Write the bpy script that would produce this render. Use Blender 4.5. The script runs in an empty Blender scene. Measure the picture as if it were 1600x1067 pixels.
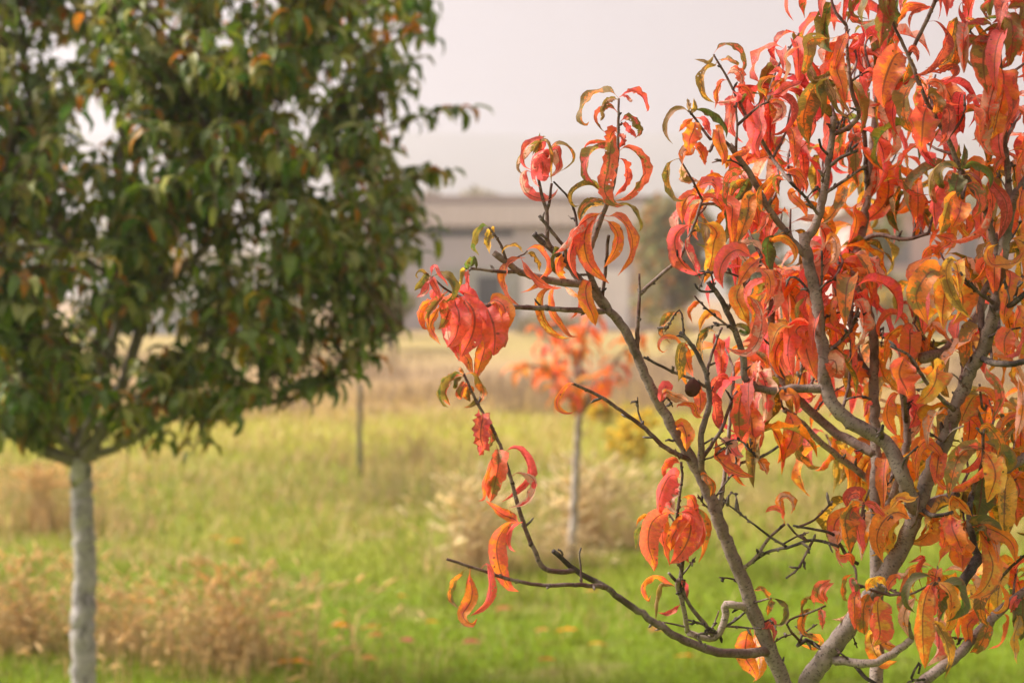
import bpy, math, random
import numpy as np
from mathutils import Vector, Matrix

random.seed(7)
rng = np.random.default_rng(11)
scene = bpy.context.scene
col = scene.collection

# ------------------------------------------------------------------ camera
CAM_Z = 1.6
PITCH = math.radians(1.93)
FPX = 1600 * 50.0 / 36.0
cam_d = bpy.data.cameras.new('camera')
cam_d.lens = 50.0
cam_d.sensor_width = 36.0
cam_d.clip_start = 0.05
cam_d.clip_end = 6000
cam_d.dof.use_dof = True
cam_d.dof.focus_distance = 2.0
cam_d.dof.aperture_fstop = 3.5
cam_d.dof.aperture_blades = 0
cam = bpy.data.objects.new('camera', cam_d)
cam.location = (0, 0, CAM_Z)
cam.rotation_euler = (math.radians(90) - PITCH, 0, 0)
col.objects.link(cam)
scene.camera = cam

# ------------------------------------------------------------------ light
SUN_AZ = math.radians(-76)      # from straight ahead (+Y) towards the left
SUN_EL = math.radians(43)
sun_dir = Vector((math.sin(SUN_AZ) * math.cos(SUN_EL), math.cos(SUN_AZ) * math.cos(SUN_EL), math.sin(SUN_EL)))
sd = bpy.data.lights.new('sun', 'SUN')
sd.energy = 4.8
sd.angle = math.radians(16)
sd.color = (1.0, 0.92, 0.83)
so = bpy.data.objects.new('sun', sd)
so.rotation_euler = sun_dir.to_track_quat('Z', 'Y').to_euler()
so.location = (-30, 20, 30)
col.objects.link(so)

world = bpy.data.worlds.new('World')
scene.world = world
world.use_nodes = True
wn = world.node_tree
wn.nodes.clear()
wo = wn.nodes.new('ShaderNodeOutputWorld')
sky = wn.nodes.new('ShaderNodeTexSky')
sky.sky_type = 'NISHITA'
sky.sun_disc = False
sky.sun_elevation = SUN_EL
sky.sun_rotation = SUN_AZ
sky.dust_density = 4.0
bg1 = wn.nodes.new('ShaderNodeBackground')
bg1.inputs['Strength'].default_value = 0.05
wn.links.new(sky.outputs[0], bg1.inputs['Color'])
bg2 = wn.nodes.new('ShaderNodeBackground')      # thin even veil of high cloud
bg2.inputs['Color'].default_value = (1.0, 0.86, 0.83, 1)
bg2.inputs['Strength'].default_value = 0.30
ad = wn.nodes.new('ShaderNodeMixShader')         # the veil covers most of the clear sky
ad.inputs[0].default_value = .97
wn.links.new(bg1.outputs[0], ad.inputs[1])
wn.links.new(bg2.outputs[0], ad.inputs[2])
wn.links.new(ad.outputs[0], wo.inputs['Surface'])

vs = scene.view_settings
vs.view_transform = 'Standard'
vs.look = 'None'
vs.exposure = 1.3
vs.gamma = 1.0
vs.use_curve_mapping = False
scene.cycles.use_denoising = True
scene.cycles.max_bounces = 8
scene.cycles.transparent_max_bounces = 10
scene.cycles.volume_bounces = 1

# ------------------------------------------------------------------ helpers
CAMP = np.array([0, 0, CAM_Z])
FWD = np.array([0, math.cos(PITCH), -math.sin(PITCH)])
UP = np.array([0, math.sin(PITCH), math.cos(PITCH)])
RIGHT = np.array([1.0, 0, 0])

def P(u, v, d):
    """a point d metres out along a line of sight of the survey photo"""
    return CAMP + d * (FWD + (u - 800) / FPX * RIGHT - (v - 533.5) / FPX * UP)

def px(p, d):
    return p * d / FPX

def proj(p):
    q = np.asarray(p) - CAMP
    d = q @ FWD
    return 800 + (q @ RIGHT) / d * FPX, 533.5 - (q @ UP) / d * FPX, d

def norm(a):
    return a / np.maximum(np.linalg.norm(a, axis=-1, keepdims=True), 1e-9)

def catmull(pts, n):
    pts = np.asarray(pts, float)
    if len(pts) == 2:
        t = np.linspace(0, 1, n)[:, None]
        return pts[0] * (1 - t) + pts[1] * t
    ext = np.vstack([2 * pts[0] - pts[1], pts, 2 * pts[-1] - pts[-2]])
    seg = len(pts) - 1
    ts = np.linspace(0, seg, max(n * 3, 30))
    i = np.minimum(ts.astype(int), seg - 1)
    f = (ts - i)[:, None]
    p0, p1, p2, p3 = ext[i], ext[i + 1], ext[i + 2], ext[i + 3]
    c = 0.5 * (2 * p1 + (p2 - p0) * f + (2 * p0 - 5 * p1 + 4 * p2 - p3) * f**2 + (3 * p1 - p0 - 3 * p2 + p3) * f**3)
    # resample evenly by length (of the first three coordinates)
    L = np.concatenate([[0], np.cumsum(np.linalg.norm(np.diff(c[:, :3], axis=0), axis=1))])
    s = np.linspace(0, L[-1], n)
    return np.stack([np.interp(s, L, c[:, k]) for k in range(c.shape[1])], 1)

def wloc(o):
    p = Vector(o.location)
    while o.parent is not None:
        o = o.parent
        p = p + Vector(o.location)
    return p

def mesh_obj(name, verts, faces, mat, parent=None, loc=None, ca=None, cb=None, lc=None, smooth=True, kind=None):
    """verts in world space; loc = origin in world space"""
    verts = np.asarray(verts, float)
    loc = np.asarray(loc if loc is not None else (0, 0, 0), float)
    me = bpy.data.meshes.new(name)
    v = verts - loc
    if isinstance(faces, np.ndarray):
        k = faces.shape[1]
        me.vertices.add(len(v))
        me.vertices.foreach_set('co', v.astype(np.float32).ravel())
        me.loops.add(faces.size)
        me.loops.foreach_set('vertex_index', faces.astype(np.int32).ravel())
        me.polygons.add(len(faces))
        me.polygons.foreach_set('loop_start', np.arange(0, faces.size, k, dtype=np.int32))
        me.update(calc_edges=True)
    else:
        me.from_pydata(v.tolist(), [], faces)
    me.polygons.foreach_set('use_smooth', np.full(len(me.polygons), smooth))
    for nm, a in (('ca', ca), ('cb', cb)):
        if a is not None:
            a = np.asarray(a, float)
            if a.ndim == 1:
                a = np.tile(a, (len(v), 1))
            at = me.attributes.new(nm, 'FLOAT_COLOR', 'POINT')
            at.data.foreach_set('color', np.hstack([a[:, :3], np.ones((len(v), 1))]).astype(np.float32).ravel())
    if lc is not None:
        at = me.attributes.new('lc', 'FLOAT_VECTOR', 'POINT')
        at.data.foreach_set('vector', np.asarray(lc, np.float32).ravel())
    me.materials.append(mat)
    o = bpy.data.objects.new(name, me)
    col.objects.link(o)
    if parent is not None:
        o.parent = parent
        o.location = Vector(loc) - wloc(parent)
    else:
        o.location = loc
    if kind:
        o['kind'] = kind
    return o

def tag(o, label=None, cat=None, group=None, kind=None):
    if label: o['label'] = label
    if cat: o['category'] = cat
    if group: o['group'] = group
    if kind: o['kind'] = kind
    return o

def empty(name, loc):
    o = bpy.data.objects.new(name, None)
    o.empty_display_size = 0.1
    o.location = loc
    col.objects.link(o)
    return o

class MB:
    """gathers loose pieces into one mesh"""
    def __init__(self):
        self.v, self.f, self.ca, self.lc, self.n = [], [], [], [], 0
    def add(self, v, f, ca=None, lc=None):
        v = np.asarray(v, float)
        self.v.append(v)
        self.f += [[i + self.n for i in q] for q in f]
        self.ca.append(np.tile(np.asarray(ca if ca is not None else (.5, .5, .5), float)[:3], (len(v), 1)) if np.ndim(ca) < 2 else np.asarray(ca))
        self.lc.append(lc if lc is not None else v.copy())
        self.n += len(v)
    def box(self, a, b, ca=None):
        a, b = np.minimum(a, b), np.maximum(a, b)
        v = [(x, y, z) for x in (a[0], b[0]) for y in (a[1], b[1]) for z in (a[2], b[2])]
        f = [[0, 1, 3, 2], [4, 6, 7, 5], [0, 4, 5, 1], [2, 3, 7, 6], [0, 2, 6, 4], [1, 5, 7, 3]]
        self.add(v, f, ca)
    def obj(self, name, mat, parent=None, loc=None, smooth=False, kind=None):
        return mesh_obj(name, np.vstack(self.v), self.f, mat, parent, loc, ca=np.vstack(self.ca), lc=np.vstack(self.lc), smooth=smooth, kind=kind)

# ------------------------------------------------------------------ materials
def newmat(name):
    m = bpy.data.materials.new(name)
    m.use_nodes = True
    nt = m.node_tree
    nt.nodes.clear()
    return m, nt

def N(nt, typ, **kw):
    n = nt.nodes.new(typ)
    for k, v in kw.items():
        if k.startswith('i_'):
            n.inputs[k[2:].replace('_', ' ')].default_value = v
        else:
            setattr(n, k, v)
    return n

def math_n(nt, op, a, b=None, clamp=False):
    n = nt.nodes.new('ShaderNodeMath')
    n.operation = op
    n.use_clamp = clamp
    for i, x in enumerate((a, b)):
        if x is None: continue
        if isinstance(x, (int, float)): n.inputs[i].default_value = x
        else: nt.links.new(x, n.inputs[i])
    return n.outputs[0]

def mix_c(nt, fac, a, b, blend='MIX'):
    n = nt.nodes.new('ShaderNodeMix')
    n.data_type = 'RGBA'
    n.blend_type = blend
    n.clamp_factor = True
    for sock, x in ((n.inputs[0], fac), (n.inputs[6], a), (n.inputs[7], b)):
        if isinstance(x, (int, float)): sock.default_value = x
        elif isinstance(x, tuple): sock.default_value = (*x[:3], 1)
        else: nt.links.new(x, sock)
    return n.outputs[2]

def ramp(nt, x, lo, hi):
    n = nt.nodes.new('ShaderNodeMapRange')
    n.interpolation_type = 'SMOOTHSTEP'
    n.inputs['From Min'].default_value = lo
    n.inputs['From Max'].default_value = hi
    nt.links.new(x, n.inputs['Value'])
    return n.outputs['Result']

def noise(nt, vec, scale, detail=3, rough=.55):
    n = nt.nodes.new('ShaderNodeTexNoise')
    n.inputs['Scale'].default_value = scale
    n.inputs['Detail'].default_value = detail
    n.inputs['Roughness'].default_value = rough
    if vec is not None: nt.links.new(vec, n.inputs['Vector'])
    return n

def leaf_material(name, translucency=.42, rough=.42, spec=.35, pale=(.82, .50, .40), pale_fac=.38, holes=True, vein=True):
    m, nt = newmat(name)
    out = N(nt, 'ShaderNodeOutputMaterial')
    A = N(nt, 'ShaderNodeAttribute', attribute_name='ca')
    B = N(nt, 'ShaderNodeAttribute', attribute_name='cb')
    C = N(nt, 'ShaderNodeAttribute', attribute_name='lc')     # x across -1..1, y along (cm), z seed
    sep = N(nt, 'ShaderNodeSeparateXYZ')
    nt.links.new(C.outputs['Vector'], sep.inputs[0])
    absx = math_n(nt, 'ABSOLUTE', sep.outputs['X'])
    n1 = noise(nt, C.outputs['Vector'], .55, 4, .6)
    n2 = noise(nt, C.outputs['Vector'], 2.6, 3, .6)
    s = math_n(nt, 'ADD', n1.outputs['Fac'], math_n(nt, 'MULTIPLY', absx, -.16))
    s = math_n(nt, 'ADD', s, math_n(nt, 'MULTIPLY', math_n(nt, 'SUBTRACT', n2.outputs['Fac'], .5), .35))
    c = mix_c(nt, ramp(nt, s, .42, .50), A.outputs['Color'], B.outputs['Color'])
    # fine brightness mottling
    mot = math_n(nt, 'ADD', math_n(nt, 'MULTIPLY', n2.outputs['Fac'], .9), .58)
    sc = N(nt, 'ShaderNodeVectorMath', operation='SCALE')
    nt.links.new(c, sc.inputs[0]); nt.links.new(mot, sc.inputs['Scale'])
    c = sc.outputs[0]
    vein_h = None
    if vein:
        vv = math_n(nt, 'SUBTRACT', math_n(nt, 'MULTIPLY', sep.outputs['Y'], 1.7), math_n(nt, 'MULTIPLY', absx, 1.5))
        vv = math_n(nt, 'ABSOLUTE', math_n(nt, 'SINE', math_n(nt, 'MULTIPLY', vv, math.pi)))
        vein_h = ramp(nt, vv, .0, .30)
        c = mix_c(nt, math_n(nt, 'MULTIPLY', math_n(nt, 'SUBTRACT', 1.0, vein_h), .40), c, mix_c(nt, .5, B.outputs['Color'], (.75, .40, .10)))
        rib = ramp(nt, absx, .10, .035)
        c = mix_c(nt, math_n(nt, 'MULTIPLY', rib, .75), c, (.16, .035, .022))
        vo = N(nt, 'ShaderNodeTexVoronoi')
        vo.inputs['Scale'].default_value = .9
        nt.links.new(C.outputs['Vector'], vo.inputs['Vector'])
        spot = math_n(nt, 'MULTIPLY', ramp(nt, vo.outputs['Distance'], .17, .09), ramp(nt, n1.outputs['Fac'], .44, .52))
        c = mix_c(nt, math_n(nt, 'MULTIPLY', spot, .8), c, (.07, .025, .02))
        # dry browned margins on some stretches
        edge = math_n(nt, 'MULTIPLY', ramp(nt, absx, .74, .96), ramp(nt, n1.outputs['Fac'], .48, .58))
        c = mix_c(nt, math_n(nt, 'MULTIPLY', edge, .7), c, (.28, .10, .045))
    geo = N(nt, 'ShaderNodeNewGeometry')
    c_face = mix_c(nt, math_n(nt, 'MULTIPLY', geo.outputs['Backfacing'], pale_fac), c, pale)
    pb = N(nt, 'ShaderNodeBsdfPrincipled')
    pb.inputs['Roughness'].default_value = rough
    pb.inputs['Specular IOR Level'].default_value = spec
    nt.links.new(c_face, pb.inputs['Base Color'])
    if vein:
        bp = N(nt, 'ShaderNodeBump')
        bp.inputs['Strength'].default_value = .6
        bp.inputs['Distance'].default_value = .0012
        hh = math_n(nt, 'ADD', vein_h, math_n(nt, 'MULTIPLY', n2.outputs['Fac'], 2.0))
        nt.links.new(hh, bp.inputs['Height'])
        nt.links.new(bp.outputs[0], pb.inputs['Normal'])
    tr = N(nt, 'ShaderNodeBsdfTranslucent')
    gm = N(nt, 'ShaderNodeGamma')
    gm.inputs['Gamma'].default_value = 1.08
    nt.links.new(c, gm.inputs['Color'])
    nt.links.new(gm.outputs[0], tr.inputs['Color'])
    mx = N(nt, 'ShaderNodeMixShader')
    mx.inputs[0].default_value = translucency
    nt.links.new(pb.outputs[0], mx.inputs[1]); nt.links.new(tr.outputs[0], mx.inputs[2])
    res = mx.outputs[0]
    if holes:
        v2 = N(nt, 'ShaderNodeTexVoronoi')
        v2.inputs['Scale'].default_value = 1.7
        nt.links.new(C.outputs['Vector'], v2.inputs['Vector'])
        n3 = noise(nt, C.outputs['Vector'], .35, 2)
        hole = math_n(nt, 'MULTIPLY', math_n(nt, 'LESS_THAN', v2.outputs['Distance'], .17), math_n(nt, 'GREATER_THAN', n3.outputs['Fac'], .585))
        hole = math_n(nt, 'MULTIPLY', hole, math_n(nt, 'GREATER_THAN', absx, .16))
        tp = N(nt, 'ShaderNodeBsdfTransparent')
        m2 = N(nt, 'ShaderNodeMixShader')
        nt.links.new(hole, m2.inputs[0]); nt.links.new(res, m2.inputs[1]); nt.links.new(tp.outputs[0], m2.inputs[2])
        res = m2.outputs[0]
    nt.links.new(res, out.inputs['Surface'])
    return m

def bark_material(name, flake=(.055, .042, .036), flake_amt=.75, pale=(.36, .29, .25), scale=1.0, stretch=(1.9, 1.9, 2.6)):
    m, nt = newmat(name)
    out = N(nt, 'ShaderNodeOutputMaterial')
    A = N(nt, 'ShaderNodeAttribute', attribute_name='ca')
    C = N(nt, 'ShaderNodeAttribute', attribute_name='lc')     # x,y round the stem, z along (all in cm)
    mp = N(nt, 'ShaderNodeMapping')
    mp.inputs['Scale'].default_value = stretch
    nt.links.new(C.outputs['Vector'], mp.inputs['Vector'])
    nl = noise(nt, mp.outputs[0], .9, 5, .65)
    nb = noise(nt, C.outputs['Vector'], .35 * scale, 4, .6)
    nf = noise(nt, mp.outputs[0], 4.0, 3, .6)
    c = mix_c(nt, ramp(nt, nb.outputs['Fac'], .40, .66), A.outputs['Color'], mix_c(nt, .55, A.outputs['Color'], pale))
    c = mix_c(nt, math_n(nt, 'MULTIPLY', ramp(nt, nl.outputs['Fac'], .54, .66), flake_amt), c, flake)
    c = mix_c(nt, math_n(nt, 'MULTIPLY', ramp(nt, nf.outputs['Fac'], .60, .70), .45), c, pale)
    c = mix_c(nt, math_n(nt, 'MULTIPLY', ramp(nt, nb.outputs['Fac'], .42, .30), .7), c, flake)
    vo = N(nt, 'ShaderNodeTexVoronoi')
    vo.inputs['Scale'].default_value = 1.1
    m3 = N(nt, 'ShaderNodeMapping')
    m3.inputs['Scale'].default_value = (1.0 * scale, 1.0 * scale, 2.6 * scale)
    nt.links.new(C.outputs['Vector'], m3.inputs['Vector']); nt.links.new(m3.outputs[0], vo.inputs['Vector'])
    lent = math_n(nt, 'MULTIPLY', ramp(nt, vo.outputs['Distance'], .30, .18), ramp(nt, nb.outputs['Fac'], .38, .55))
    c = mix_c(nt, math_n(nt, 'MULTIPLY', lent, .75), c, flake)
    pb = N(nt, 'ShaderNodeBsdfPrincipled')
    pb.inputs['Roughness'].default_value = .72
    pb.inputs['Specular IOR Level'].default_value = .25
    nt.links.new(c, pb.inputs['Base Color'])
    bp = N(nt, 'ShaderNodeBump')
    bp.inputs['Strength'].default_value = .7
    bp.inputs['Distance'].default_value = .003
    nt.links.new(math_n(nt, 'ADD', nl.outputs['Fac'], math_n(nt, 'MULTIPLY', nf.outputs['Fac'], .5)), bp.inputs['Height'])
    nt.links.new(bp.outputs[0], pb.inputs['Normal'])
    nt.links.new(pb.outputs[0], out.inputs['Surface'])
    return m

def attr_material(name, rough=.8, translucency=0.0, var=.35, scale=3.0, spec=.2):
    m, nt = newmat(name)
    out = N(nt, 'ShaderNodeOutputMaterial')
    A = N(nt, 'ShaderNodeAttribute', attribute_name='ca')
    geo = N(nt, 'ShaderNodeNewGeometry')
    n = noise(nt, geo.outputs['Position'], scale, 4)
    k = math_n(nt, 'ADD', math_n(nt, 'MULTIPLY', n.outputs['Fac'], var * 2), 1 - var)
    sc = N(nt, 'ShaderNodeVectorMath', operation='SCALE')
    nt.links.new(A.outputs['Color'], sc.inputs[0]); nt.links.new(k, sc.inputs['Scale'])
    pb = N(nt, 'ShaderNodeBsdfPrincipled')
    pb.inputs['Roughness'].default_value = rough
    pb.inputs['Specular IOR Level'].default_value = spec
    nt.links.new(sc.outputs[0], pb.inputs['Base Color'])
    res = pb.outputs[0]
    if translucency:
        tr = N(nt, 'ShaderNodeBsdfTranslucent')
        nt.links.new(sc.outputs[0], tr.inputs['Color'])
        mx = N(nt, 'ShaderNodeMixShader')
        mx.inputs[0].default_value = translucency
        nt.links.new(res, mx.inputs[1]); nt.links.new(tr.outputs[0], mx.inputs[2])
        res = mx.outputs[0]
    nt.links.new(res, out.inputs['Surface'])
    return m

M_RED = leaf_material('autumn_leaf', pale_fac=.26, spec=.16, translucency=.56)
M_GREEN = leaf_material('green_leaf', translucency=.44, rough=.42, spec=.22, pale=(.30, .34, .16), pale_fac=.45, holes=False, vein=False)
M_FAR = leaf_material('sapling_leaf', translucency=.45, pale_fac=.12, spec=.15, holes=False, vein=False)
M_BARK = bark_material('peach_bark')
M_PALEBARK = bark_material('pale_bark', flake=(.07, .06, .055), flake_amt=.8, pale=(.62, .56, .50), scale=.45, stretch=(.42, .42, .16))
M_GRASS = attr_material('grass_blade', .6, .35, .2, 2.0, .3)
M_STRAW = attr_material('straw', .75, .45, .2, 3.0, .2)
M_CROWN = attr_material('far_foliage', .7, .40, .35, 1.2, .2)
M_BUILD = attr_material('plaster', .9, 0, .14, .9, .2)
M_ROOF = attr_material('roof_sheet', .85, 0, .18, 2.2, .2)
M_WOOD = attr_material('weathered_wood', .85, 0, .3, 9.0, .2)

# ------------------------------------------------------------------ ground
def fbm2(x, y, s, seed=0):
    r = np.random.default_rng(seed)
    z = np.zeros_like(x, float)
    a = 1.0
    tot = 0
    for k in range(4):
        for j in range(3):
            th, ph = r.uniform(0, 2 * math.pi, 2)
            z += a * np.sin((x * math.cos(th) + y * math.sin(th)) * s * 2**k + ph) / 3
        tot += a
        a *= .6
    return z / tot     # about -1..1

def ground_z(x, y):
    return .035 * fbm2(np.asarray(x, float), np.asarray(y, float), .9, 3) * np.clip((np.asarray(y) + 8) / 6, 0, 1)

m, nt = newmat('meadow')
out = N(nt, 'ShaderNodeOutputMaterial')
geo = N(nt, 'ShaderNodeNewGeometry')
sep = N(nt, 'ShaderNodeSeparateXYZ')
nt.links.new(geo.outputs['Position'], sep.inputs[0])
nA = noise(nt, geo.outputs['Position'], .22, 4)
nB = noise(nt, geo.outputs['Position'], 1.3, 4)
nC = noise(nt, geo.outputs['Position'], 9.0, 4)
yy = math_n(nt, 'ADD', sep.outputs['Y'], math_n(nt, 'MULTIPLY', math_n(nt, 'SUBTRACT', nA.outputs['Fac'], .5), 7.0))
GREEN, OLIVE, TAN, LGREEN, SOIL = (.135, .200, .010), (.215, .225, .030), (.345, .235, .125), (.360, .350, .055), (.180, .110, .050)
c = mix_c(nt, ramp(nt, yy, 7.4, 9.2), GREEN, OLIVE)
c = mix_c(nt, ramp(nt, yy, 12.6, 14.4), c, LGREEN)
c = mix_c(nt, ramp(nt, yy, 17.5, 19.5), c, TAN)
c = mix_c(nt, math_n(nt, 'MULTIPLY', ramp(nt, yy, 28, 42), .30), c, LGREEN)
c = mix_c(nt, ramp(nt, yy, 52, 60), c, TAN)
c = mix_c(nt, math_n(nt, 'MULTIPLY', ramp(nt, nB.outputs['Fac'], .54, .70), .55), c, TAN)
c = mix_c(nt, math_n(nt, 'MULTIPLY', ramp(nt, nC.outputs['Fac'], .52, .72), .55), c, SOIL)
pb = N(nt, 'ShaderNodeBsdfPrincipled')
pb.inputs['Roughness'].default_value = .95
pb.inputs['Specular IOR Level'].default_value = .1
nt.links.new(c, pb.inputs['Base Color'])
bp = N(nt, 'ShaderNodeBump'); bp.inputs['Distance'].default_value = .05
nt.links.new(nC.outputs['Fac'], bp.inputs['Height']); nt.links.new(bp.outputs[0], pb.inputs['Normal'])
nt.links.new(pb.outputs[0], out.inputs['Surface'])
M_GROUND = m

xs = np.unique(np.concatenate([np.linspace(-900, -25, 12), np.linspace(-25, 25, 84), np.linspace(25, 900, 12)]))
ys = np.unique(np.concatenate([np.linspace(-250, -8, 6), np.linspace(-8, 45, 90), np.linspace(45, 1150, 20)]))
X, Y = np.meshgrid(xs, ys, indexing='ij')
Z = ground_z(X, Y)
gv = np.stack([X, Y, Z], -1).reshape(-1, 3)
nx, ny = len(xs), len(ys)
ii, jj = np.meshgrid(np.arange(nx - 1), np.arange(ny - 1), indexing='ij')
q = (ii * ny + jj).ravel()
gf = np.stack([q, q + ny, q + ny + 1, q + 1], 1)
tag(mesh_obj('ground', gv, gf, M_GROUND), kind='structure')

# distant flat-topped ridge
m, nt = newmat('ridge_scrub')
out = N(nt, 'ShaderNodeOutputMaterial'); pb = N(nt, 'ShaderNodeBsdfPrincipled')
geo = N(nt, 'ShaderNodeNewGeometry')
nn = noise(nt, geo.outputs['Position'], .02, 5)
nt.links.new(mix_c(nt, nn.outputs['Fac'], (.09, .10, .06), (.22, .19, .12)), pb.inputs['Base Color'])
pb.inputs['Roughness'].default_value = .95
nt.links.new(pb.outputs[0], out.inputs['Surface'])
rx = np.linspace(-760, 760, 90)
ry = np.array([600, 640, 690, 740, 800, 900, 1000])
rh = np.array([-2, 22, 58, 80, 90, 94, 92.])
RX, RY = np.meshgrid(rx, ry, indexing='ij')
RH = np.tile(rh, (len(rx), 1)) * (1 + .05 * fbm2(RX, RY * .4, .012, 5)) + 2.5 * fbm2(RX, RY, .05, 8)
hv = np.stack([RX, RY, RH], -1).reshape(-1, 3)
ii, jj = np.meshgrid(np.arange(len(rx) - 1), np.arange(len(ry) - 1), indexing='ij')
q = (ii * len(ry) + jj).ravel()
hf = np.stack([q, q + len(ry), q + len(ry) + 1, q + 1], 1)
tag(mesh_obj('hill', hv, hf, m), kind='structure')

# ------------------------------------------------------------------ tubes and leaves
def tube_geo(path, radii, sides=8, seed=0.0, rough=.035, cap=True, r=rng):
    path = np.asarray(path, float)
    n = len(path)
    T = norm(np.gradient(path, axis=0))
    ref = np.array([0.31, .87, .38])
    U = norm(np.cross(T, ref)); V = np.cross(T, U)
    a = np.linspace(0, 2 * math.pi, sides, endpoint=False)
    ca, sa = np.cos(a), np.sin(a)
    R = np.asarray(radii)[:, None] * (1 + rough * r.standard_normal((n, sides)))
    v = path[:, None] + R[..., None] * (ca[None, :, None] * U[:, None] + sa[None, :, None] * V[:, None])
    L = np.concatenate([[0], np.cumsum(np.linalg.norm(np.diff(path, axis=0), axis=1))])
    lc = np.stack([np.broadcast_to(ca * 100, (n, sides)) * np.asarray(radii)[:, None] + seed, np.broadcast_to(sa * 100, (n, sides)) * np.asarray(radii)[:, None],
                   np.broadcast_to(L[:, None] * 100, (n, sides))], -1)
    f = []
    for i in range(n - 1):
        for j in range(sides):
            k = (j + 1) % sides
            f.append([i * sides + j, i * sides + k, (i + 1) * sides + k, (i + 1) * sides + j])
    v = v.reshape(-1, 3); lc = lc.reshape(-1, 3)
    if cap:
        f.append(list(range(sides))[::-1])
        f.append([(n - 1) * sides + j for j in range(sides)])
    return v, f, lc

def leaf_geo(curve, wvec, width, n=18, m=6, fold=.45, wave=.10, rag=0.0, petiole=.11, r=rng, seed=None, pet_w=.0011):
    """curve: (k,3) midrib from petiole foot to tip, wvec: (k,3) unit vectors across the blade"""
    both = catmull(np.hstack([curve, wvec]), n + 1)
    c, W = both[:, :3], both[:, 3:]
    T = norm(np.gradient(c, axis=0))
    W = norm(W - (W * T).sum(1, keepdims=True) * T)
    Nn = np.cross(T, W)
    t = np.linspace(0, 1, n + 1)
    s = np.clip((t - petiole) / (1 - petiole), 0, 1)
    prof = np.where(s > 0, s**.72 * (1 - s)**1.12, 0)
    prof /= prof.max()
    prof = prof * (1 + .03 * np.where(np.arange(n + 1) % 2, 1, -1))
    half = np.maximum(width / 2 * prof, pet_w * np.where(s > 0.9, .25, .5))
    L = np.linalg.norm(np.diff(c, axis=0), axis=1).sum()
    x = np.linspace(-1, 1, m + 1)
    ph = r.uniform(0, 6.28, 2); fr = r.uniform(2.0, 4.5, 2)
    v = np.zeros((n + 1, m + 1, 3)); lc = np.zeros((n + 1, m + 1, 3))
    sd_ = r.uniform(0, 400) if seed is None else seed
    for j, xx in enumerate(x):
        side = 0 if xx < 0 else 1
        e = abs(xx)
        hw = half.copy()
        if rag > 0 and e > .6:
            hw = half * (1 - rag * np.clip(r.standard_normal(n + 1), -.6, 2.0) * .5)
        up = half * fold * (e**1.5) + half * wave * e**2 * np.sin(fr[side] * 6.28 * t + ph[side]) * 2
        if rag > 0:
            up = up + half * rag * .5 * r.standard_normal(n + 1) * e
        shrink = math.sqrt(max(1 - (fold * e**.5 * .6)**2, .3))
        v[:, j] = c + W * (hw * xx * shrink)[:, None] + Nn * up[:, None]
        lc[:, j] = np.stack([np.full(n + 1, xx), t * L * 100, np.full(n + 1, sd_)], 1)
    idx = np.arange((n + 1) * (m + 1)).reshape(n + 1, m + 1)
    f = np.stack([idx[:-1, :-1], idx[:-1, 1:], idx[1:, 1:], idx[1:, :-1]], -1).reshape(-1, 4)
    return v.reshape(-1, 3), f, lc.reshape(-1, 3)

PAL = {'r': (.94, .150, .075), 'p': (.93, .125, .135), 'o': (.93, .255, .025), 'y': (.86, .46, .050), 'g': (.26, .20, .035),
       'G': (.085, .15, .030), 'd': (.50, .045, .040), 'w': (.80, .45, .34), 't': (.46, .30, .16)}

def pal(key, r=rng, jit=.10):
    a = np.array(PAL[key[0]]); b = np.array(PAL[key[1] if len(key) > 1 else {'r': 'o', 'p': 'r', 'o': 'y', 'y': 'o', 'g': 'y', 'G': 'g', 'd': 'r', 'w': 'r', 't': 'o'}[key[0]]])
    j = 1 + jit * r.standard_normal(3) * .6 + jit * r.standard_normal()
    return np.clip(a * j, .01, .9), np.clip(b * (1 + jit * r.standard_normal()), .01, .9)

def droop_curve(base, az, e0, curl, L, bend=0.0, n=9, r=rng):
    """a leaf that leaves the twig at elevation e0 and arches over by curl"""
    ds = L / (n - 1)
    p = np.array(base, float); pts = [p.copy()]; ws = []
    for i in range(n):
        t = i / (n - 1)
        e = e0 - curl * (t**.9)
        a = az + bend * t
        d = np.array([math.cos(a) * math.cos(e), math.sin(a) * math.cos(e), math.sin(e)])
        w = np.array([-math.sin(a), math.cos(a), 0])
        ws.append(w)
        if i < n - 1:
            p = p + d * ds
            pts.append(p.copy())
    return np.array(pts), np.array(ws)

def trace_curve(uvd, roll, twist=0.0):
    uvd = catmull(np.asarray(uvd, float) * np.array([1, 1, 1000]), 10) / np.array([1, 1, 1000])
    pts = np.array([P(*q) for q in uvd])
    T = norm(np.gradient(pts, axis=0))
    W0 = norm(np.cross(-FWD[None], T))
    t = np.linspace(-.5, .5, len(pts))
    a = roll + twist * t
    W = np.cos(a)[:, None] * W0 + np.sin(a)[:, None] * (-FWD[None])
    return pts, W

# ------------------------------------------------------------------ the red peach tree in front
TRUNK_BASE = P(1300, 2150, 2.08); TRUNK_BASE[2] = float(ground_z(TRUNK_BASE[0], TRUNK_BASE[1])) - .02
red = empty('peach_tree', TRUNK_BASE)
tag(red, 'bare-limbed peach tree with curled coral red and orange autumn leaves', 'tree', 'peach trees in the orchard')
SAMP = []        # (u, v, d, radius) along all wood, for joining leaves and twigs to it
C_OLD = (.225, .175, .152); C_MID = (.185, .122, .102); C_TWIG = (.100, .040, .033); C_DARK = (.036, .025, .023); C_PALE = (.33, .25, .205)

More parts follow.
